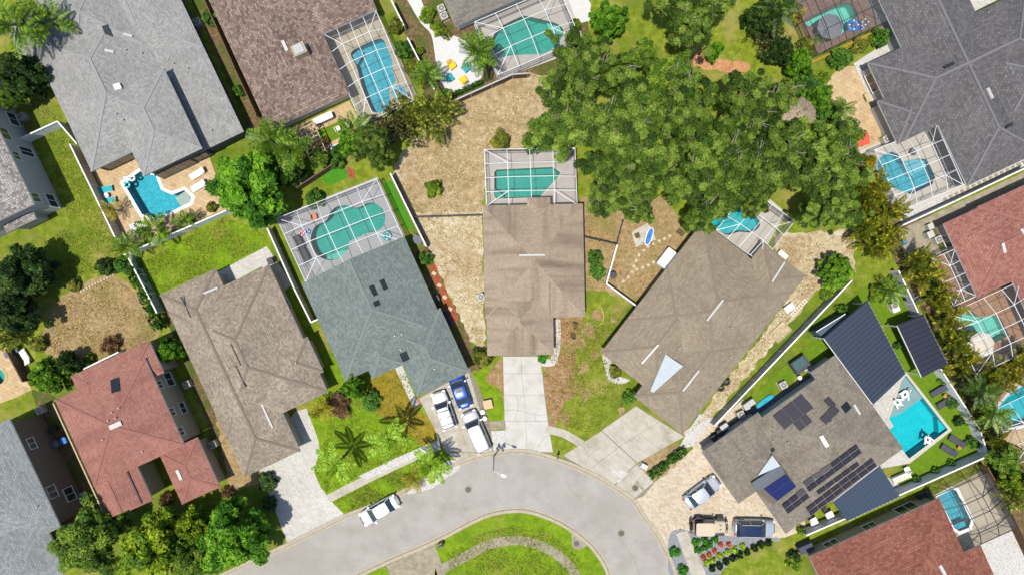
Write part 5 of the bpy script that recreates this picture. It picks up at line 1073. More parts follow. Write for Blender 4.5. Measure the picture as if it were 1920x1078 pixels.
for a in [('yellow areca clump right of the straw side yard', 1625, 430, 34, 3.4), ('yellow areca clump touching the lower corner of the blue pool cage', 1668, 400, 32, 3.6), ('areca clump between the side yard and the grey walled fence', 1645, 462, 34, 3.4), ('areca clump behind the pot with blue ball', 1665, 440, 26, 3.2), ('areca clump at the head of the row by the porch', 1722, 490, 32, 3.4), ('areca clump beside the screened porch', 1740, 520, 32, 3.6), ('areca clump beside the small navy roof', 1757, 556, 32, 3.6), ('areca clump right of the small navy roof', 1778, 596, 32, 3.6), ('areca clump between the navy roof and the parasol', 1795, 640, 32, 3.6), ('areca clump left of the cream parasol cage', 1812, 680, 30, 3.4), ('areca clump below the parasol cage corner', 1850, 705, 32, 3.4), ('areca clump under the parasol cage at the right edge', 1893, 695, 34, 3.6), ('areca clump at the right edge above the corner pool', 1915, 665, 28, 3.2), ('areca clump below the loungers fence', 1838, 760, 26, 3.0), ('areca clump beside the pale fence corner', 1865, 825, 30, 3.2), ('areca clump at the edge of the blue pool cage near golden bush', 1628, 340, 34, 4.0), ('areca clump on the canopy end over the blue pool', 1620, 380, 30, 4.6)]: areca(*a)
for a in [('shaggy palm clump at the corner of the straw yard', 812, 215, 46, 4.2, 'g'), ('greyish palm clump in front of the narrow pool cage', 745, 240, 40, 3.6, 'd'), ('palm clump behind the dead bush', 770, 215, 34, 3.6, 'g'), ('green palm clump right of the loungers', 1850, 790, 28, 3.2, 'd'), ('shaggy clump at the right edge beside the wooden fence', 1898, 930, 30, 3.0, 'g'), ('palm clump at the upper right between pool and lawn', 1440, 65, 30, 3.6, 'd'), ('feathery clump at the left edge above the small round pool', 12, 632, 26, 3.0, 'g'), ('dark feathery clump at the left edge', 15, 560, 30, 3.4, 'd')]: areca(*a)
# grass: dry tufts and lawn blades nobody could count
def in_poly(X, Y, P):
    r = np.zeros(len(X), bool); j = len(P) - 1
    for i in range(len(P)):
        xi, yi, xj, yj = P[i][0], P[i][1], P[j][0], P[j][1]; c = ((yi > Y) != (yj > Y)) & (X < (xj - xi) * (Y - yi) / (yj - yi + 1e-12) + xi); r ^= c; j = i
    return r
def tufts(name, label, polys, n, size, cols, seed):
    rng = np.random.default_rng(seed); Ps = []
    for P, share in polys:
        w = [(p.x, p.y) for p in W2(P)]; xs = [p[0] for p in w]; ys = [p[1] for p in w]; X = rng.uniform(min(xs), max(xs), n * 3); Y = rng.uniform(min(ys), max(ys), n * 3)
        d = np.sin(X * 1.3 + np.cos(Y * .9) * 2) + np.sin(Y * 1.7 + X * .4) + rng.normal(0, .8, len(X)); k = in_poly(X, Y, w) & (d > -.6); X, Y = X[k][:int(n * share)], Y[k][:int(n * share)]; Ps.append(np.stack([X, Y, np.full(len(X), .04)], 1))
    P = np.concatenate(Ps); P[:, 2] += rng.uniform(0, size * .5, len(P)); Nr = rng.normal(size=P.shape) * .7 + np.array([0, 0, .7]); V, Q = cards(P, Nr, size, .3, rng); C0 = np.array([srgb(c) for c in cols]); col = C0[rng.integers(0, len(cols), len(P))] * rng.uniform(.7, 1.3, (len(P), 1)); col = np.concatenate([col, np.ones((len(P), 1))], 1)
    o = ob(name, np_mesh(name, V, Q, np.repeat(col, 4, 0), m_leaf)); o['kind'] = 'stuff'; o['label'] = label
YARD = [(745, 335), (760, 290), (800, 250), (862, 208), (985, 160), (1040, 200), (1000, 270), (905, 280), (903, 385), (905, 640), (893, 640), (850, 560), (805, 470), (775, 400)]
tufts('dry_grass', 'bleached tufts of dry grass in the straw coloured yard', [(YARD, 1.), ([(1455, 445), (1590, 445), (1600, 500), (1525, 545), (1335, 778), (1290, 812), (1480, 560)], .5)], 11000, .11, [(236, 220, 178), (214, 190, 138), (160, 134, 84), (250, 240, 214), (176, 160, 96)], 1)
tufts('dry_grass', 'brown dry grass tufts in the side and left yards', [([(1096, 395), (1240, 390), (1265, 430), (1295, 445), (1190, 565), (1140, 540), (1096, 540)], .6), ([(85, 640), (110, 565), (190, 525), (240, 535), (275, 585), (290, 630), (200, 680), (130, 690)], .7), ([(1045, 605), (1085, 600), (1075, 690), (1050, 770), (1025, 770), (1022, 700)], .3), ([(1060, 605), (1140, 570), (1120, 660), (1100, 760), (1040, 800), (1060, 700)], .25)], 5000, .11, [(196, 160, 100), (160, 124, 70), (214, 186, 130), (140, 130, 60)], 2)
tufts('lawn_grass', 'short green grass blades of the lawns', [([(55, 165), (145, 265), (222, 458), (190, 510), (110, 530), (60, 480), (130, 420)], .6), ([(268, 492), (420, 408), (498, 440), (495, 465), (385, 512), (302, 548)], .6), ([(600, 850), (592, 885), (612, 922), (740, 860), (815, 825), (760, 700), (700, 710), (640, 720)], .7), ([(625, 940), (652, 962), (745, 920), (795, 890), (740, 882)], .3), ([(840, 1040), (900, 1000), (960, 985), (1020, 990), (1080, 1040), (1110, 1078), (840, 1078)], .6), ([(1075, 610), (1185, 575), (1135, 655), (1180, 750), (1120, 815), (1060, 800)], .5)], 7000, .11, [(96, 124, 20), (128, 150, 38), (160, 166, 66), (150, 140, 70)], 3)
# ---------------------------------------------------------------- vehicles
def car_body(L, W, prof, zb=.22, nx=36, ny=14, corner=4.5, belt=.1):
    """height field body: prof = [(x, z)] of the centre line from tail (-) to nose (+)"""
    def zt(x):
        for (x0, z0), (x1, z1) in zip(prof, prof[1:]):
            if x <= x1:
                t = (x - x0) / (x1 - x0); t = t * t * (3 - 2 * t); return z0 + (z1 - z0) * t
        return prof[-1][1]
    V = []; F = []; h = L / 2
    for i in range(nx + 1):
        s = -1 + 2 * i / nx; s = math.sin(s * math.pi / 2) * .5 + s * .5; x = s * h; hw = W / 2 * (1 - abs(s) ** corner * .16) * (1 - max(0, abs(s) - .93) * 3.2)
        for j in range(ny + 1):
            t = -1 + 2 * j / ny; t = math.sin(t * math.pi / 2); y = hw * t; xe = x * (1 - .045 * abs(t) ** 3 * abs(s) ** 6)
            z = zt(x) - belt * abs(t) ** 7 * 2.2 - .05 * t * t - .22 * max(0, abs(s) - .94) / .06
            V.append((xe, y, max(z, zb + .1)))
    w = ny + 1
    for i in range(nx):
        for j in range(ny): F.append((i * w + j, (i + 1) * w + j, (i + 1) * w + j + 1, i * w + j + 1))
    rim = [j for j in range(w)] + [i * w + ny for i in range(1, nx + 1)] + [nx * w + j for j in range(ny - 1, -1, -1)] + [i * w for i in range(nx - 1, 0, -1)]
    k = len(V); N = len(rim); lay = [(1.012, .55), (1.0, zb)]
    for sc, z in lay: V += [(V[a][0] * sc, V[a][1] * sc, min(z, V[a][2] - .02)) for a in rim]
    for i in range(N):
        n = (i + 1) % N; F.append((rim[i], rim[n], k + n, k + i)); F.append((k + i, k + n, k + N + n, k + N + i))
    F.append(tuple(k + N + i for i in range(N))[::-1])
    return V, F
def quadp(name, P, mat, root, thick=.02):
    """thin curved-free panel from four corners"""
    P = [Vector(p) for p in P]; n = (P[1] - P[0]).cross(P[3] - P[0]).normalized() * thick; V = P + [p - n for p in P]
    return ob(name, mesh(name, V, [(0, 1, 2, 3), (7, 6, 5, 4), (0, 4, 5, 1), (1, 5, 6, 2), (2, 6, 7, 3), (3, 7, 4, 0)], mat), root)
def wheel(root, x, y, r=.34, w=.24):
    t = cyl('wheel', m_rubber, root, (x, y, r), 2 * r, w, (math.pi / 2, 0, 0), 20); s = 1 / (2 * r)
    ob('rim', ucyl(m_rim, 14), t, (0, 0, 0), (0, 0, 0), (.62, .62, 1.04)); return t
def car(label, px, py, d, L, W, H, paint, prof, cab, roofm=None, name='parked_car', group=None, rails=False, sunroof=None, cat='car', rack=None):
    """d: heading in pixels; cab = (tail base x, tail top x, front top x, front base x, belt z)"""
    p = G(px, py, .8); r = thing(name, label, cat, (p.x, p.y, .034), math.atan2(-d[1], d[0]), group)
    V, F = car_body(L, W, prof); ob('body', mesh('body', V, F, paint, smooth=True), r)
    x0, x1, x2, x3, zb = cab; b = W * .455; t = W * .36; zr = H - .04
    q = lambda x, y, z: (x, y, z)
    quadp('windshield', [q(x3, -b, zb), q(x3, b, zb), q(x2, t, zr), q(x2, -t, zr)], m_glass, r)
    quadp('rear_window', [q(x0, b, zb), q(x0, -b, zb), q(x1, -t, zr), q(x1, t, zr)], m_glass, r)
    for s in (-1, 1):
        P = [q(x0, s * b, zb), q(x3, s * b, zb), q(x2, s * t, zr), q(x1, s * t, zr)]; quadp('side_window', P if s < 0 else P[::-1], m_glass, r)
        for (xa, xb) in ((x0, x1), (x3, x2), ((x0 + x3) / 2 - .1, (x1 + x2) / 2)): bar('pillar', paint, r, (xa, s * b, zb), (xb, s * t, zr), .07)
        box('mirror', paint, r, (x3 - .22, s * (W / 2 + .07), zb + .06), (.18, .22, .14), 0, .15)
        box('headlight', m_lampw, r, (L / 2 - .24, s * W * .36, .68), (.34, .34, .13), s * -.35, .2); box('taillight', m_lampr, r, (-L / 2 + .12, s * W * .38, .82), (.2, .3, .14), s * .3, .2)
        for xw in (L * .31, -L * .30): wheel(r, xw, s * (W / 2 - .11))
        if rails: bar('roof_rail', m_steel if paint is not m_rim else m_blk, r, (x1 + .15, s * t * .95, H + .06), (x2 - .15, s * t * .95, H + .06), .05)
    # roof panel, gently domed
    n = 6; V = []; F = []
    for i in range(n + 1):
        for j in range(n + 1):
            u, v = i / n, j / n; x = x1 - .06 + (x2 - x1 + .12) * u; y = (t + .03) * (2 * v - 1); V.append((x, y, zr + .05 - .05 * (2 * v - 1) ** 4 - .05 * (2 * u - 1) ** 4))
    for i in range(n):
        for j in range(n): a = i * (n + 1) + j; F.append((a, a + n + 1, a + n + 2, a + 1))
    rf = ob('roof', mesh('roof', V, F, roofm or paint, smooth=True), r)
    if sunroof: box('sunroof', m_glass, rf, (x2 - (x2 - x1) * sunroof, 0, zr + .055), (.55, t * 1.3, .02))
    if rack:
        for i in range(3): box('roof_bar', m_blk, r, (x1 + .3 + i * (x2 - x1 - .6) / 2, 0, H + .05), (.09, t * 2.0, .06))
    bar('cowl', m_blk, r, (x3 + .05, -b * .92, zb - .0), (x3 + .05, b * .92, zb - .0), .14, .05)
    for s in (-1, 1): bar('wiper', m_blk, r, (x3 + .02, s * .1, zb + .04), (x3 - .12, s * b * .75, zb + .16), .03)
    box('front_grille', m_blk, r, (L / 2 - .03, 0, .5), (.06, W * .55, .18)); box('rear_plate', m_white, r, (-L / 2 + .0, 0, .6), (.03, .34, .16))
    return r
def paint(n, c, metal=0., rough=.28): return plain(n, c, rough, metal, .5, .03, 2., .6)
pw = paint('paint_white', C(246, 246, 248, .54)); pw2 = paint('paint_pearl', C(232, 234, 238, .5)); pbl = paint('paint_blue', C(24, 84, 196, .62), .3); psil = paint('paint_silver', C(198, 206, 218, .7), .35); ptan = paint('paint_tan', C(206, 190, 162, .6), 0, .5); psb = paint('paint_steel', C(182, 196, 206, .68), .3); pglass = plain('panorama_roof', C(30, 48, 84, .6), .15, spec=.6, var=.1)
SED = lambda L: [(-L / 2, .78), (-L / 2 + .25, .96), (-L / 2 + .9, 1.0), (L / 2 - 1.35, .98), (L / 2 - .4, .84), (L / 2, .62)]
SUV = lambda L: [(-L / 2, .92), (-L / 2 + .15, 1.08), (-L / 2 + .8, 1.1), (L / 2 - 1.2, 1.08), (L / 2 - .3, .96), (L / 2, .7)]
car('white sedan parked alone at the kerb of the street', 711, 957, (-.87, .5), 4.85, 1.86, 1.45, pw, SED(4.85), (-1.75, -1.15, .45, 1.1, .98), name='parked_car')
car('white crossover with roof bars at the left of the concrete driveway', 832, 769, (-.33, -.94), 4.6, 1.88, 1.68, pw, SUV(4.6), (-2.12, -1.85, .35, .95, 1.08), rails=True, sunroof=.2, rack=True)
car('blue coupe with its nose under the blue grey roof eave', 862, 731, (-.33, -.94), 4.45, 1.8, 1.40, pbl, SED(4.45), (-1.65, -.85, .35, 1.05, .98), sunroof=.25)
car('long white van like wagon nearest the street on the concrete driveway', 893, 809, (-.40, -.92), 5.1, 1.98, 1.76, pw2, SUV(5.1), (-2.38, -2.1, .75, 1.35, 1.08))
car('silver sedan on the cream pavers in front of the solar panel house', 1317, 923, (.80, -.60), 4.75, 1.84, 1.45, psil, SED(4.75), (-1.75, -1.15, .4, 1.1, .98))
car('steel coloured wagon with dark panorama roof on the cream pavers', 1415, 990, (1, .02), 4.85, 1.95, 1.70, psb, SUV(4.85), (-2.2, -1.95, .5, 1.05, 1.1), pglass, rails=True)
# off-roader
p = G(1330, 987, .9); r = thing('parked_car', 'tan boxy off-roader with spare wheel on the cream pavers', 'car', (p.x, p.y, .034), .0)
V, F = car_body(3.9, 1.56, [(-1.95, 1.08), (-1.8, 1.1), (.5, 1.1), (.75, 1.1), (1.9, 1.04), (1.95, 1.0)], .5, corner=9); ob('body', mesh('body', V, F, ptan, smooth=False), r)
box('roof', ptan, r, (-.72, 0, 1.84), (2.1, 1.48, .09), 0, .06); quadp('windshield', [(.52, -.7, 1.1), (.52, .7, 1.1), (.34, .66, 1.8), (.34, -.66, 1.8)], m_glass, r)
quadp('rear_window', [(-1.8, .7, 1.12), (-1.8, -.7, 1.12), (-1.75, -.68, 1.8), (-1.75, .68, 1.8)], m_glass, r)
for s in (-1, 1):
    quadp('side_window', ([(-1.78, s * .72, 1.12), (.5, s * .72, 1.12), (.34, s * .68, 1.8), (-1.74, s * .68, 1.8)])[::-s], m_glass, r)
    for xw in (1.25, -1.2): wheel(r, xw, s * .86, .42, .28); box('fender', m_blk, r, (xw, s * .86, .92), (1.0, .34, .1), 0, .15)
    box('mirror', m_blk, r, (.45, s * .92, 1.25), (.14, .24, .2), 0, .15); box('headlight', m_lampw, r, (1.95, s * .5, .88), (.08, .22, .22), 0, .2); bar('step_bar', m_blk, r, (-.6, s * .84, .5), (.65, s * .84, .5), .12); box('taillight', m_lampr, r, (-1.97, s * .68, .9), (.08, .16, .22))
    bar('bumper_hoop', m_blk, r, (1.98, s * .3, .7), (2.22, s * .12, .85), .06)
box('front_bumper', m_blk, r, (2.08, 0, .58), (.22, 1.6, .24), 0, .1); box('rear_bumper', m_blk, r, (-2.06, 0, .58), (.2, 1.6, .24), 0, .1); cyl('spare_wheel', m_rubber, r, (-2.12, .1, 1.02), .8, .26, (0, math.pi / 2, 0), 20)
for s in (-1, 1): box('hood_vent', m_blk, r, (1.2, s * .25, 1.07), (.3, .12, .02))
# ---------------------------------------------------------------- street furniture
g = G(926.5, 853); r = thing('street_lamp', 'slender street lamp at the kerb below the white wagon', 'street lamp', g)
V = []; F = []; limb(V, F, (0, 0, 0), (.1, .05, 7.0), .09, .05, 10); ob('pole', mesh('pole', V, F, m_steel), r); bar('arm', m_steel, r, (.1, .05, 6.9), (1.0, -.35, 7.15), .06); box('lamp_head', m_white, r, (1.2, -.44, 7.12), (.6, .3, .14), -.4, .2); cyl('base', m_conc_d, r, (0, 0, .05), .4, .14)
for lab, x, y in (('manhole cover in the street right of the white sedan', 878, 917), ('manhole cover on the right bend of the street', 1165, 999), ('round storm drain lid on the island apron', 1081, 1018), ('round storm drain lid on the apron by the cream pavers', 1191, 914)):
    g = G(x, y); r = thing('manhole_cover', lab, 'manhole cover', (g.x, g.y, .026)); cyl('ring', m_conc_d, r, (0, 0, .006), .86, .012, n=24); cyl('lid', m_iron, r, (0, 0, .012), .66, .02, n=24)
    for i in range(3): box('slot', m_blk, r, (0, (i - 1) * .16, .023), (.4, .04, .004))
g = G(827, 1018); r = thing('mailbox', 'dark mailbox on a stone pier at the island kerb', 'mailbox', g); box('pier', m_conc_d, r, (0, 0, .45), (.55, .5, .9), .45, .03); box('box_body', m_blk, r, (.05, .02, 1.02), (.52, .24, .26), .45, .12); box('flag', m_red, r, (.18, .16, 1.1), (.03, .03, .2))
g = G(1045, 851); r = thing('mailbox', 'black mailbox on a post beside the central driveway', 'mailbox', g); box('post', m_blk, r, (0, 0, .5), (.1, .1, 1.0)); box('box_body', m_blk, r, (0, -.05, 1.08), (.22, .52, .24), 0, .15)
g = G(938, 838); r = thing('mailbox', 'pair of dark mailbox posts in the pebbles beside the lamp', 'mailbox', g)
for s in (-1, 1): box('post', m_blk, r, (s * .3, 0, .5), (.1, .1, 1.0)); box('box_body', m_blk, r, (s * .3, 0, 1.08), (.24, .5, .24), .3, .15)
g = G(915, 757, .3); r = thing('utility_box', 'square terracotta utility pad box on the small lawn', 'utility box', (g.x, g.y, 0), .2); box('body', plain('terracotta', C(232, 178, 140, .7), .8), r, (0, 0, .3), (.95, .95, .6), 0, .02); box('lid', plain('terracotta', C(232, 178, 140, .7)), r, (0, 0, .62), (1.0, 1.0, .06)); box('plinth', m_conc_d, r, (0, 0, .03), (1.15, 1.15, .06))
g = G(1207, 873, .3); r = thing('utility_box', 'pale green utility box beside the flowering hedge', 'utility box', (g.x, g.y, 0), -.5); box('body', plain('pale_green', C(214, 226, 206, .7), .6), r, (0, 0, .3), (.75, .5, .55), 0, .03); box('lid', m_steel, r, (0, 0, .6), (.8, .55, .06)); box('plinth', m_conc_d, r, (0, 0, .03), (.95, .7, .06))
for i, (lab, x, y) in enumerate((('white round solar lantern by the small lawn', 905, 771), ('white round solar lantern nearer the white wagon', 909, 783))):
    g = G(x, y); r = thing('garden_lantern', lab, 'lantern', g); cyl('stake', m_blk, r, (0, 0, .12), .05, .24); ob('globe', utorus(m_white, .16, .15), r, (0, 0, .32)); cyl('cap', m_white, r, (0, 0, .42), .3, .08)
def ac(lab, x, y, rz=.45, s=.8):
    g = G(x, y, .4); r = thing('air_conditioner', lab, 'air conditioner', (g.x, g.y, 0), rz); box('casing', m_acg, r, (0, 0, .42), (s, s, .76), 0, .04); cyl('fan_grille', m_blk, r, (0, 0, .80), s * .74, .03, n=24); ob('fan_ring', utorus(m_acg, .5, .03), r, (0, 0, .82), (0, 0, 0), (s * .76, s * .76, 1)); box('pad', m_conc_d, r, (0, 0, .02), (s + .2, s + .2, .06))
    for i in range(4): box('blade', m_acg, r, (0, 0, .82), (s * .62, .05, .02), i * .785)
for a in [('air conditioner beside the two storey grey house', 43, 220), ('air conditioner between the light grey roof and the brown fence', 371, 43), ('air conditioner right of the pink red house wall', 352, 720), ('white air conditioner at the garage side of the pink red house', 401, 832), ('air conditioner below the brown walled house', 154, 930), ('air conditioner beside the teal kidney pool house', 828, 18), ('second air conditioner beside the kidney pool house', 833, 32), ('air conditioner on the slab of the solar panel house', 1467, 721), ('air conditioner next to the steel bins of the solar panel house', 1388, 776), ('air conditioner at the screened porch of the rose red house', 1757, 450), ('air conditioner beside the central house wall', 902, 557), ('air conditioner at the corner of the dark grey house', 1660, 262), ('air conditioner between the brown walled and pink red houses', 77, 768), ('air conditioner near the slate fence pool pump', 1675, 572)]: ac(*a)
def bin_(lab, x, y, mat, lid=None, rz=.4):
    g = G(x, y, .9); r = thing('wheelie_bin', lab, 'bin', (g.x, g.y, 0), rz); V = []; F = []
    for z, a in ((.06, .24), (.95, .31)): V += [(-a, -a, z), (a, -a, z), (a, a, z), (-a, a, z)]
    ob('body', mesh('body', V, [(0, 3, 2, 1), (0, 1, 5, 4), (1, 2, 6, 5), (2, 3, 7, 6), (3, 0, 4, 7), (4, 5, 6, 7)], mat), r); box('lid', lid or mat, r, (0, .02, 1.0), (.68, .72, .09), 0, .1); bar('handle', m_blk, r, (-.25, .4, .95), (.25, .4, .95), .05)
    for s in (-1, 1): cyl('wheel', m_rubber, r, (s * .26, .26, .1), .2, .06, (0, math.pi / 2, 0))
for a in [('grey bin in the side passage of the brown walled house', 106, 832, m_greyf), ('blue bin in the side passage of the brown walled house', 120, 826, m_blue), ('black bin behind the grey bin of the side passage', 97, 805, m_blk), ('black bin at the top of the paver walk beside the taupe roof', 507, 490, m_blk), ('dark bin in the narrow passage of the blue grey house', 818, 560, m_blk), ('second dark bin in the passage of the blue grey house', 828, 582, m_blk), ('black bin at the gate of the solar panel house', 1340, 822, m_blk), ('black bin behind the gate bin', 1350, 812, m_blk), ('steel bin beside the stone pad', 1400, 762, m_steel), ('black bin near the white vinyl fence by stepping stones', 1150, 517, m_blk)]: bin_(*a)
# ---------------------------------------------------------------- garden and pool furniture
def lounger(lab, x, y, d, mat, frame, L=1.9, grp=None):
    g = G(x, y, .35); r = thing('sun_lounger', lab, 'sun lounger', (g.x, g.y, .02), math.atan2(-d[1], d[0]), grp)
    box('seat', mat, r, (-.3, 0, .36), (L * .66, .68, .1), 0, .08); quadp('backrest', [(L * .16, -.34, .36), (L * .5, -.34, .72), (L * .5, .34, .72), (L * .16, .34, .36)][::-1], mat, r, -.09)
    for s in (-1, 1):
        bar('side_rail', frame, r, (-L * .5, s * .35, .28), (L * .42, s * .35, .28), .06)
        for xx in (-L * .42, L * .3): box('leg', frame, r, (xx, s * .33, .14), (.06, .06, .28))
for a in [('charcoal lounger uppermost on the artificial lawn', 1759, 733, (.82, -.5), m_char, m_blk), ('charcoal lounger second from the top on the artificial lawn', 1771, 755, (.82, -.5), m_char, m_blk), ('grey lounger nearer the right corner of the artificial lawn', 1793, 826, (.8, .5), m_char, m_blk), ('grey lounger nearest the lower edge of the turquoise pool', 1778, 843, (.8, .5), m_char, m_blk), ('white lounger next to the sun shelf of the freeform pool', 372, 349, (.86, -.5), m_white, m_white), ('white lounger close to the grey house wall', 370, 326, (.86, -.5), m_white, m_white), ('teal lounger against the taupe fence, upper one', 196, 356, (-.95, .2), m_teal, m_white), ('teal lounger against the taupe fence, lower one', 203, 377, (-.95, .2), m_teal, m_white), ('tan lounger at the dark wooden fence by the round pool', 22, 660, (.8, -.4), m_greyf, m_wood_o), ('white lounger at the left edge near the round pool', 47, 668, (.5, .8), m_white, m_white)]: lounger(*a)
def table(lab, x, y, mat, D=.6, h=.5, rnd=True, leg=None, L=None, rz=0):
    g = G(x, y, h); r = thing('table', lab, 'table', (g.x, g.y, .02), rz); 
    if rnd: cyl('table_top', mat, r, (0, 0, h), D, .05, n=20); cyl('leg', leg or mat, r, (0, 0, h / 2), .09, h); cyl('base', leg or mat, r, (0, 0, .02), D * .6, .04)
    else:
        box('table_top', mat, r, (0, 0, h), (L or D, D, .06))
        for sx in (-1, 1):
            for sy in (-1, 1): box('leg', leg or mat, r, (sx * ((L or D) / 2 - .08), sy * (D / 2 - .08), h / 2), (.06, .06, h))
table('small round white table between the teal loungers', 199, 367, m_white, .6, .45); table('round table between the upper charcoal loungers', 1772, 742, m_wood_o, .45, .45); table('small orange topped table by the grey loungers', 1799, 839, m_wood_o, .45, .45); table('low white sand table set into the terrace corner', 260, 425, m_shell, 1.3, .2, False, None, 2.0, .45); table('white patio table beside the ribbed awning', 1526, 978, m_white, .9, .7, False, None, .9, .5); table('white patio table further right beside the ribbed awning', 1556, 966, m_white, .9, .7, False, None, .9, .5); table('round glass table inside the porch left of the rose red roof', 1772, 560, m_glass, 1.0, .7)
def adir(lab, x, y, mat, rz):
    g = G(x, y, .5); r = thing('garden_chair', lab, 'chair', (g.x, g.y, .016), rz)
    for i in range(5): bar('back_slat', mat, r, (-.3, -.24 + .12 * i, .35), (-.58, -.28 + .14 * i, .95 + .06 * (2 - abs(i - 2))), .10, .03)
    for i in range(5): box('seat_slat', mat, r, (-.2 + .13 * i, 0, .34 + .02 * i), (.11, .56, .03))
    for s in (-1, 1):
        box('armrest', mat, r, (.0, s * .36, .56), (.75, .14, .03)); box('leg', mat, r, (.34, s * .34, .27), (.09, .05, .54)); bar('leg', mat, r, (.3, s * .28, .35), (-.6, s * .28, .05), .05, .1)
adir('yellow slatted garden chair, upper left of the four in the shell garden', 847, 123, m_yel, -.9); adir('teal slatted garden chair, upper right of the four in the shell garden', 873, 128, m_teal, -2.4); adir('teal slatted garden chair, lower left of the four in the shell garden', 843, 146, m_teal, .6); adir('yellow slatted garden chair, lower right of the four in the shell garden', 868, 150, m_yel, 2.2)
def chair(lab, x, y, mat, rz, w=.6):
    g = G(x, y, .45); r = thing('chair', lab, 'chair', (g.x, g.y, .02), rz); box('seat', mat, r, (0, 0, .42), (w, w, .08), 0, .1); box('backrest', mat, r, (-w / 2, 0, .68), (.07, w, .5), 0, .1)
    for sx in (-1, 1):
        for sy in (-1, 1): box('leg', mat, r, (sx * (w / 2 - .05), sy * (w / 2 - .05), .2), (.05, .05, .4))
        box('armrest', mat, r, (0, sx * w / 2, .6), (w, .06, .05))
for a in [('white plastic chair on the small olive turf', 634, 243, m_white, .5), ('white plastic chair behind the other one on the olive turf', 652, 234, m_white, .5, .7), ('orange chair at the edge of the lagoon pool', 589, 407, m_orange, .2), ('black chair beside the white patio table', 1520, 972, m_blk, .6), ('black chair by the right white patio table', 1546, 955, m_blk, .6), ('white wicker chair beside the white sofa', 1700, 880, m_white, 2.), ('dark porch chair inside the blue pool cage', 1787, 305, m_blk, 2., .9), ('dark porch chair lower inside the blue pool cage', 1795, 325, m_blk, 2., .9), ('black patio chair on the slab near the grill', 1360, 808, m_blk, 1.), ('beige chair at the pool wall of the blue cage', 1712, 285, m_greyf, 1.)]: chair(*a)
def sofa(lab, x, y, mat, rz, L=1.9):
    g = G(x, y, .4); r = thing('outdoor_sofa', lab, 'sofa', (g.x, g.y, .02), rz); box('base', mat, r, (0, 0, .2), (L, .8, .3), 0, .05); box('backrest', mat, r, (0, .38, .5), (L, .16, .5), 0, .1)
    for i in (-1, 0, 1): box('cushion', m_cream if mat is m_white else m_char, r, (i * L / 3.2, -.05, .4), (L / 3.4, .62, .14), 0, .12)
    for s in (-1, 1): box('armrest', mat, r, (s * L / 2, 0, .36), (.14, .8, .42), 0, .1)
sofa('white outdoor sofa at the end of the ribbed awning', 1690, 895, m_white, .4, 2.0); sofa('dark outdoor sofa inside the lagoon pool cage', 570, 478, m_char, -1.1, 1.5); sofa('dark outdoor sofa further up inside the lagoon pool cage', 560, 455, m_char, -1.1, 1.6); sofa('black rattan sofa inside the bronze cage', 1733, 928, m_blk, .45, 1.4); sofa('grey bench in the passage of the blue grey house', 838, 600, m_char, -1.1, 1.5)
def ring(lab, x, y, mat, R=.45, z=.0, sc=None):
    g = G(x, y, .1); r = thing('pool_float', lab, 'pool float', (g.x, g.y, z)); ob('tube', utorus(mat, .34, .16), r, (0, 0, .12), (0, 0, 0), (R / .5, R / .5, R / .5)); cyl('valve', m_white, r, (R * .7, 0, .12 + R * .3), .06, .04)
    for i in range(4): ob('stripe', ubox(m_white if mat is not m_white else m_teal), r, (R * .68 * math.cos(i * 1.57), R * .68 * math.sin(i * 1.57), .12 + R * .3), (0, 0, i * 1.57), (.3 * R, .12, .03))
ring('white and teal swim ring at the corner of the freeform pool', 247, 334, m_white, .42, -.1); ring('white swim ring left of the pair in the freeform pool', 236, 336, m_white, .4, -.1); ring('teal swim ring in the corner of the freeform pool', 238, 347, m_teal, .42, -.1); ring('big teal swim ring on the grey deck at the lagoon pool', 726, 443, m_teal, .56, .05); ring('pink swim ring on the deck of the lagoon pool', 566, 438, m_pink, .36, .05); ring('blue float at the left rim of the lagoon pool', 577, 435, m_blue, .36, .05); ring('blue inflatable boat shaped ring in the upper right pool', 1600, 48, m_blue, .75, -.1); ring('purple grey ring on the taupe deck', 1621, 43, m_greyf, .5, .04); ring('small blue ring next to the purple one', 1615, 53, m_blue, .3, .04)
def swan(lab, x, y, rz, s=1.):
    g = G(x, y, .2); r = thing('pool_float', lab, 'pool float', (g.x, g.y, -.1), rz); ob('body_tube', utorus(m_white, .36, .19), r, (0, 0, .14), (0, 0, 0), (1.5 * s, 1.2 * s, 1.1 * s))
    V = []; F = []; pts = [(.55, 0, .2), (.8, 0, .55), (.72, 0, .95), (.9, 0, 1.12), (1.12, 0, 1.02)]; rad = [.2, .15, .12, .14, .05]
    for a, b, ra, rb in zip(pts, pts[1:], rad, rad[1:]): limb(V, F, Vector(a) * s, Vector(b) * s, ra * s, rb * s, 10)
    ob('neck', mesh('neck', V, F, m_white, smooth=True), r)
    for q in (-1, 1):
        V = []; F = []; limb(V, F, Vector((.3, q * .5, .3)) * s, Vector((-.7, q * .85, .5)) * s, .14 * s, .05 * s, 8); limb(V, F, Vector((.0, q * .6, .36)) * s, Vector((-.6, q * 1.1, .45)) * s, .12 * s, .04 * s, 8); ob('wing', mesh('wing', V, F, m_white, smooth=True), r)
    V = []; F = []; limb(V, F, Vector((-.6, 0, .2)) * s, Vector((-1.1, 0, .45)) * s, .2 * s, .05 * s, 8); ob('tail', mesh('tail', V, F, m_white, smooth=True), r)
swan('large white swan float on the sun shelf, upper one', 1698, 739, 1.0, .7); swan('large white swan float on the sun shelf, lower one', 1684, 754, 2.6, .66); swan('white swan float at the far lower edge of the turquoise pool', 1741, 824, 1.9, .62)
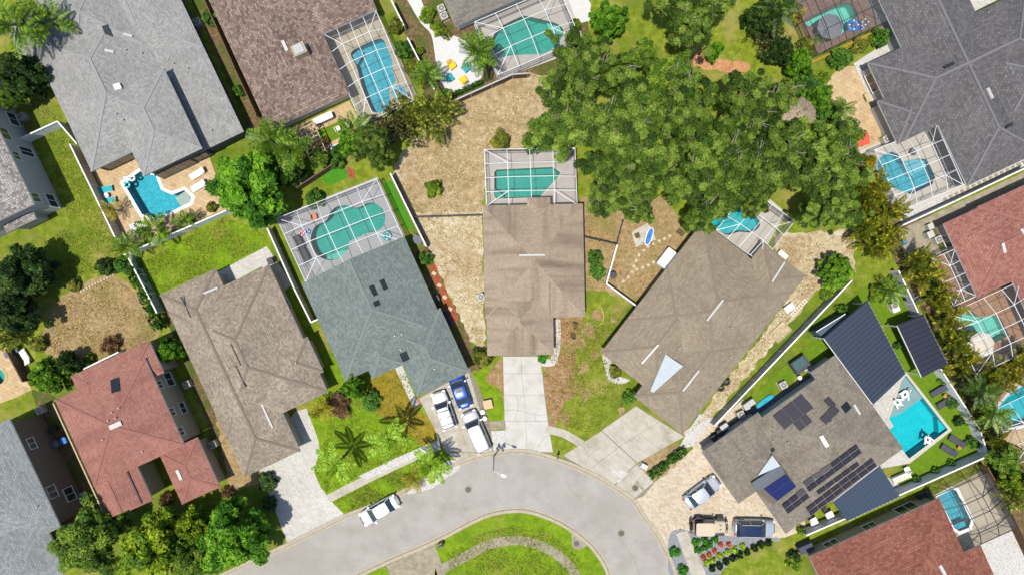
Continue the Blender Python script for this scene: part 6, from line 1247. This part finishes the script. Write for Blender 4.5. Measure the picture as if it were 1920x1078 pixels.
def parasol(lab, x, y, R, h, mat, n=8, rz=.2):
    g = G(x, y, h); r = thing('parasol', lab, 'parasol', (g.x, g.y, .02), rz); V = [(0, 0, h + .35)]; F = []
    for i in range(n): a = 6.2832 * i / n; V.append((R * math.cos(a), R * math.sin(a), h - .05))
    for i in range(n): V.append((V[1 + i][0], V[1 + i][1], h - .2))
    for i in range(n): F.append((0, 1 + i, 1 + (i + 1) % n)); F.append((1 + i, 1 + n + i, 1 + n + (i + 1) % n, 1 + (i + 1) % n))
    ob('canopy', mesh('canopy', V, F, mat), r); cyl('pole', m_steel, r, (0, 0, h / 2), .06, h + .5); cyl('base', m_blk, r, (0, 0, .06), .6, .1)
    for i in range(n): bar('rib', m_steel, r, (0, 0, h + .3), (V[1 + i][0] * .98, V[1 + i][1] * .98, h - .1), .025)
parasol('cream octagonal parasol inside the cage by the pale green pool', 1841, 646, 1.5, 2.2, m_cream); parasol('grey parasol over the upper right pool', 1557, 50, 1.5, 2.1, m_greyf)
g = G(1612, 261, 2.2); r = thing('gazebo', 'red swing canopy on the paver path by the dark grey house', 'canopy swing', (g.x, g.y, .016), .25)
V = [(-1.1, -.8, 2.0), (1.1, -.8, 2.0), (1.1, .8, 2.0), (-1.1, .8, 2.0), (-1.1, 0, 2.25), (1.1, 0, 2.25)]; ob('canopy', mesh('canopy', V, [(0, 1, 5, 4), (3, 4, 5, 2), (0, 4, 3), (1, 2, 5)], m_red), r)
for s in (-1, 1):
    for q in (-1, 1): box('post', m_blk, r, (s * 1.05, q * .7, 1.0), (.06, .06, 2.0))
box('seat', m_greyf, r, (0, 0, .5), (1.7, .6, .1)); box('backrest', m_greyf, r, (0, .32, .8), (1.7, .08, .5)); bar('crossbar', m_blk, r, (-1.05, 0, 2.0), (1.05, 0, 2.0), .06)
# thatched hut
g = G(1503, 210, 3.2); r = thing('thatched_hut', 'round grey thatched hut between the oaks and the paver path', 'hut', (g.x, g.y, 0))
rng = np.random.default_rng(3); n = 2600; th = rng.uniform(0, 6.283, n); rr = np.sqrt(rng.uniform(0, 1, n)) * 1.9; P = np.stack([rr * np.cos(th) * 1.05, rr * np.sin(th) * .95, 3.5 - rr * .75 + rng.uniform(0, .12, n)], 1)
T = np.stack([np.cos(th), np.sin(th), np.full(n, -.75)], 1); T /= np.linalg.norm(T, axis=1, keepdims=True); Sd = np.stack([-np.sin(th), np.cos(th), np.zeros(n)], 1); w = .035; Ln = rng.uniform(.2, .45, (n, 1)); V = np.stack([P - Sd * w, P + Sd * w, P + Sd * w * .4 + T * Ln, P - Sd * w * .4 + T * Ln], 1).reshape(-1, 3); cc = srgb((196, 180, 158)) * rng.uniform(.6, 1.25, (n, 1)); cc = np.concatenate([cc, np.ones((n, 1))], 1)
t = ob('thatch', np_mesh('thatch', V, np.arange(n * 4).reshape(n, 4), np.repeat(cc, 4, 0), m_leaf), r); t['kind'] = 'stuff'
V = [(0, 0, 3.45)] + [(1.9 * math.cos(i * .3927), 1.8 * math.sin(i * .3927), 2.05) for i in range(16)]; ob('roof_core', mesh('roof_core', V, [(0, 1 + i, 1 + (i + 1) % 16) for i in range(16)], plain('thatch_core', C(160, 146, 128, .5), .95)), r)
bar('ridge_pole', m_wood_d, r, (-.6, -.35, 3.35), (.6, .4, 3.35), .06)
for i in range(5): bar('ridge_twig', m_wood_d, r, (-.5 + i * .25 - .12, -.3 + i * .16 + .18, 3.38), (-.5 + i * .25 + .12, -.3 + i * .16 - .18, 3.38), .04)
for i in range(4): cyl('post', m_wood, r, (1.2 * math.cos(i * 1.57 + .7), 1.2 * math.sin(i * 1.57 + .7), 1.25), .14, 2.5)
# pergola beside the brown roof house
q = [G(x, y, 2.4) for x, y in ((562, 243), (588, 231), (610, 282), (580, 298))]; lo = Vector((q[0].x, q[0].y, 0)); r = thing('pergola', 'cream lattice pergola below the mottled brown roof', 'pergola', lo)
for i in range(8): bar('rafter', m_wood_c, r, q[0].lerp(q[3], i / 7) - lo, q[1].lerp(q[2], i / 7) - lo, .09, .14)
for i in range(4): bar('beam', m_wood_c, r, q[0].lerp(q[1], i / 3) - lo - Vector((0, 0, .14)), q[3].lerp(q[2], i / 3) - lo - Vector((0, 0, .14)), .10, .14)
for p in q: box('post', m_wood_c, r, (p.x - lo.x, p.y - lo.y, 1.15), (.14, .14, 2.3))
def boxthing(name, lab, cat, x, y, size, mat, rz, lidm=None, z=0., trim=None):
    g = G(x, y, size[2]); r = thing(name, lab, cat, (g.x, g.y, z + .02), rz); box('body', mat, r, (0, 0, size[2] / 2), size, 0, .02); box('lid', lidm or mat, r, (0, 0, size[2] + .03), (size[0] + .06, size[1] + .06, .06), 0, .02); box('handle', m_blk, r, (0, -size[1] / 2 - .04, size[2] * .7), (.3, .04, .04)); return r
boxthing('garden_bench', 'orange wooden bench chest on the small olive turf', 'bench', 601, 268, (1.9, .5, .5), m_wood_o, .42); boxthing('storage_box', 'white storage box beside the ladder in the straw side yard', 'box', 1480, 577, (1.1, .7, .5), m_white, .65); boxthing('storage_shed', 'white flat topped shed against the left wall of the tan brown house', 'shed', 1254, 487, (1.7, 2.2, 1.5), m_white, -.66, m_white); boxthing('planter', 'dark square planter by the tan brown house bay', 'planter', 1277, 436, (.8, .5, .4), m_char, -.7, m_mulch); boxthing('storage_box', 'white box at the top wall of the tan brown house', 'box', 1468, 478, (1.1, .5, .6), m_white, -.66); boxthing('grill', 'steel barbecue grill on the stone pad', 'grill', 1405, 757, (1.3, .6, .9), m_steel, .6, m_steel); boxthing('grill', 'black grill cart at the slab of the solar panel house', 'grill', 1358, 800, (.9, .6, .9), m_blk, .6, m_steel); boxthing('pool_heater', 'beige pool equipment box by the screened porch', 'pool equipment', 1745, 440, (.7, .7, .9), m_acg, .4); boxthing('pool_heater', 'beige pool equipment box next to the blue ball', 'pool equipment', 1745, 425, (.6, .6, .7), m_acg, .4); boxthing('planter', 'brown planter trough at the upper right garden bed', 'planter', 1688, 58, (1.8, .5, .4), m_wood_c, .45, m_mulch); boxthing('storage_box', 'dark crate between the areca clumps and small navy roof', 'box', 1705, 555, (1.0, .8, .7), m_blk, .4, m_char); boxthing('storage_box', 'grey crate beside the dark crate', 'box', 1718, 562, (.9, .7, .6), m_greyf, .4); boxthing('pool_pump', 'white pool pump housing above the small navy roof', 'pool equipment', 1680, 580, (.8, .5, .6), m_white, .4); boxthing('planter', 'dark round edged planter at the lower right lawn corner', 'planter', 1488, 1046, (1.2, 1.0, .5), m_wood_d, .5, m_mulch); boxthing('wall_cabinet', 'dark equipment cabinet at the front corner of the red brown house', 'cabinet', 1512, 1028, (1.6, .8, 1.2), m_char, .42); boxthing('bench', 'low brown step at the corner of the lagoon pool cage', 'step', 783, 450, (1.1, .9, .3), m_greyf, -.45); boxthing('storage_box', 'beige bench box at the stone strip of the dark grey house', 'box', 1627, 183, (.9, .5, .5), m_wood_c, -1.1)
boxthing('table_bar', 'white outdoor counter under the white lean-to of the brown house', 'counter', 606, 222, (2.2, .7, .9), m_deck_t, .42, m_white)
# paddleboard, boards, pads
g = G(1217, 444, .1); r = thing('paddleboard', 'blue paddleboard with white rim lying on the pale mat', 'paddleboard', (g.x, g.y, .03), 1.25)
def board(root, L, W, mat, rim):
    o = [(L / 2 * math.cos(a) * (abs(math.cos(a)) ** -.3 if abs(math.cos(a)) > .05 else 1), W / 2 * math.sin(a)) for a in [6.2832 * i / 28 for i in range(28)]]; m = max(x for x, _ in o); o = [(x * L / 2 / m, y) for x, y in o]
    ob('deck', flat_mesh('deck', [(x * .92, y * .8) for x, y in o], .15, mat), root); ob('rim', flat_mesh('rim', o, .14, rim, (), .12), root); box('fin', m_blk, root, (-L * .4, 0, .05), (.15, .02, .1)); box('handle', m_blk, root, (0, 0, .165), (.3, .06, .03))
board(r, 2.2, .75, m_blue, m_white)
g = G(1434, 752, .1); r = thing('paddleboard', 'teal surfboard lying on the slab beside the solar panel house', 'paddleboard', (g.x, g.y, .03), .62); board(r, 2.5, .7, m_teal, m_blue)
sheet('mat', [(1184, 436), (1216, 417), (1230, 450), (1192, 464)], 7, m_deck_w); boxthing('planter', 'small dark planter on the pale mat', 'planter', 1195, 442, (.5, .5, .25), m_greyf, .4, m_mulch)
g = G(633, 279); r = thing('paddling_pool', 'blue and white paddling pool beside the orange bench', 'paddling pool', g, .4); ob('rim', utorus(m_white, .5, .08), r, (0, 0, .12), (0, 0, 0), (1.5, 1.0, 1.2)); cyl('water', m_blue, r, (0, 0, .1), .9, .1)
g = G(1692, 455); r = thing('beach_ball', 'blue ball on the concrete corner by the areca palms', 'ball', g); bm = bmesh.new(); bmesh.ops.create_uvsphere(bm, u_segments=20, v_segments=12, radius=.32); me = bpy.data.meshes.new('ball'); bm.to_mesh(me); bm.free(); me.materials.append(m_blue); ob('ball', me, r, (0, 0, .34)); cyl('valve', m_white, r, (0, 0, .66), .08, .02)
# stepping stones
o = sheet('stepping_path', [(1165, 525), (1172, 531), (1195, 510), (1230, 500), (1230, 492), (1185, 505)], 3, m_dry)
m_step = plain('stepping_stone', C(228, 212, 180, .5), .8, var=.08)
for i, (x, y) in enumerate([(1180, 690), (1140, 710), (1100, 728), (1055, 750), (1018, 770), (985, 798), (950, 832), (928, 873), (912, 915), (897, 957), (932, 938), (978, 925), (1020, 908), (1058, 885), (868, 997), (832, 1027)]):
    g = G(960 + x / 3.99, 270 + y / 3.99); box('stepping_stone', m_step, o, (g.x, g.y, .035), (.36, .32, .06), i * .7, .06)
o = sheet('stepping_path', [(1770, 375), (1925, 300), (1928, 306), (1773, 381)], 4, m_peb)
for i in range(15): g = G(1772 + i * 10.6, 374 - i * 5.0); box('stepping_stone', m_conc_d, o, (g.x, g.y, .045), (.42, .36, .06), .45, .06)
o = sheet('stepping_path', [(1715, 65), (1800, 15), (1803, 20), (1718, 70)], 4, m_peb)
for i in range(6): g = G(1718 + i * 14, 66 - i * 9.0); box('stepping_stone', m_conc_d, o, (g.x, g.y, .045), (.5, .4, .06), .45, .06)
# edging stones of the dry left yard
o = sheet('stone_edging', [(150, 545), (215, 512), (217, 516), (152, 549)], 3, m_dry)
for i in range(12): g = G(153 + i * 5.4, 546 - i * 2.8); box('edging_stone', m_step, o, (g.x, g.y, .06), (.26, .22, .14), i, .15)
o = sheet('stone_edging', [(805, 500), (812, 497), (858, 596), (851, 600)], 6, m_redm)
for i in range(9): g = G(809 + i * 5.0, 502 + i * 11); box('edging_stone', m_step if i % 2 else plain('brick_red', C(178, 92, 66, .5), .9), o, (g.x, g.y, .08), (.5, .4, .12), -.45, .08)
# raised garden frame and ladder in the straw side yard
g = G(1463, 622); r = thing('raised_bed', 'empty wooden raised bed frame in the straw side yard', 'raised bed', g, .75)
for s in (-1, 1): box('long_board', m_wood_c, r, (0, s * .75, .12), (2.2, .06, .22)); box('short_board', m_wood_c, r, (s * 1.1, 0, .12), (.06, 1.44, .22))
box('soil', m_straw, r, (0, 0, .04), (2.1, 1.4, .06))
g = G(1497, 577); r = thing('ladder', 'white ladder lying in the straw side yard', 'ladder', g, .82)
for s in (-1, 1): bar('stile', m_white, r, (-1.3, s * .2, .08), (1.3, s * .2, .08), .06)
for i in range(8): bar('rung', m_white, r, (-1.15 + i * .33, -.2, .08), (-1.15 + i * .33, .2, .08), .06)
# trellis, hose, small patio bits
V = []; F = []; pts = smooth_pts([G(x, y, .04) for x, y in ((1127, 575), (1132, 590), (1130, 603), (1122, 610), (1116, 612))], 6, False)
for a, b in zip(pts, pts[1:]): limb(V, F, a, b, .03, .03, 6)
o = ob('garden_hose', mesh('garden_hose', V, F, plain('hose_yellow', C(226, 214, 130, .6), .6))); tag(o, 'yellow garden hose snaking over the wedge lawn', 'hose')
for lab, x, y in (('patch of dug dark soil on the dirt front yard', 1079, 609), ('second patch of dug soil nearer the street', 1075, 628)): g = G(x, y); me, cl = crown('soil', int(x), 14, 26, .16, .4, [(70, 54, 38), (104, 82, 58)], 0, .12); r = thing('soil_heap', lab, 'soil heap', (g.x, g.y, .01)); ob('soil', me, r, scale=(.5, .6, .6)); box('clod', m_mulch, r, (0, 0, .05), (.5, .55, .08), .3, .2)
g = G(1502, 683, 1.0); r = thing('outdoor_shower', 'dark outdoor spa cube with teal lid and steps by the large blue roof', 'spa', (g.x, g.y, .02), .6)
box('body', m_char, r, (0, 0, .5), (1.9, 1.6, 1.0), 0, .03); box('lid', plain('teal_cover', C(60, 96, 100, .6), .6), r, (-.1, .2, 1.04), (1.5, 1.1, .1), 0, .03)
for i in range(5): box('step_slat', m_white, r, (.2 + i * .22, -1.0, .3), (.1, .4, .06))
cyl('planter_pot', m_white, r, (-.9, -1.3, .35), .5, .7, n=18)
for lab, x, y in (('black coiled hose reel against the tan brown house', 1363, 716), ('black round fire pit beside the hose reel', 1352, 727)): g = G(x, y, .3); r = thing('hose_reel', lab, 'hose reel', (g.x, g.y, .02)); ob('coil', utorus(m_blk, .34, .12), r, (0, 0, .12)); ob('coil', utorus(m_blk, .34, .12), r, (0, 0, .3), (0, 0, 0), (.9, .9, .9)); box('bracket', m_blk, r, (.2, .2, .3), (.3, .3, .5), .5, .1)
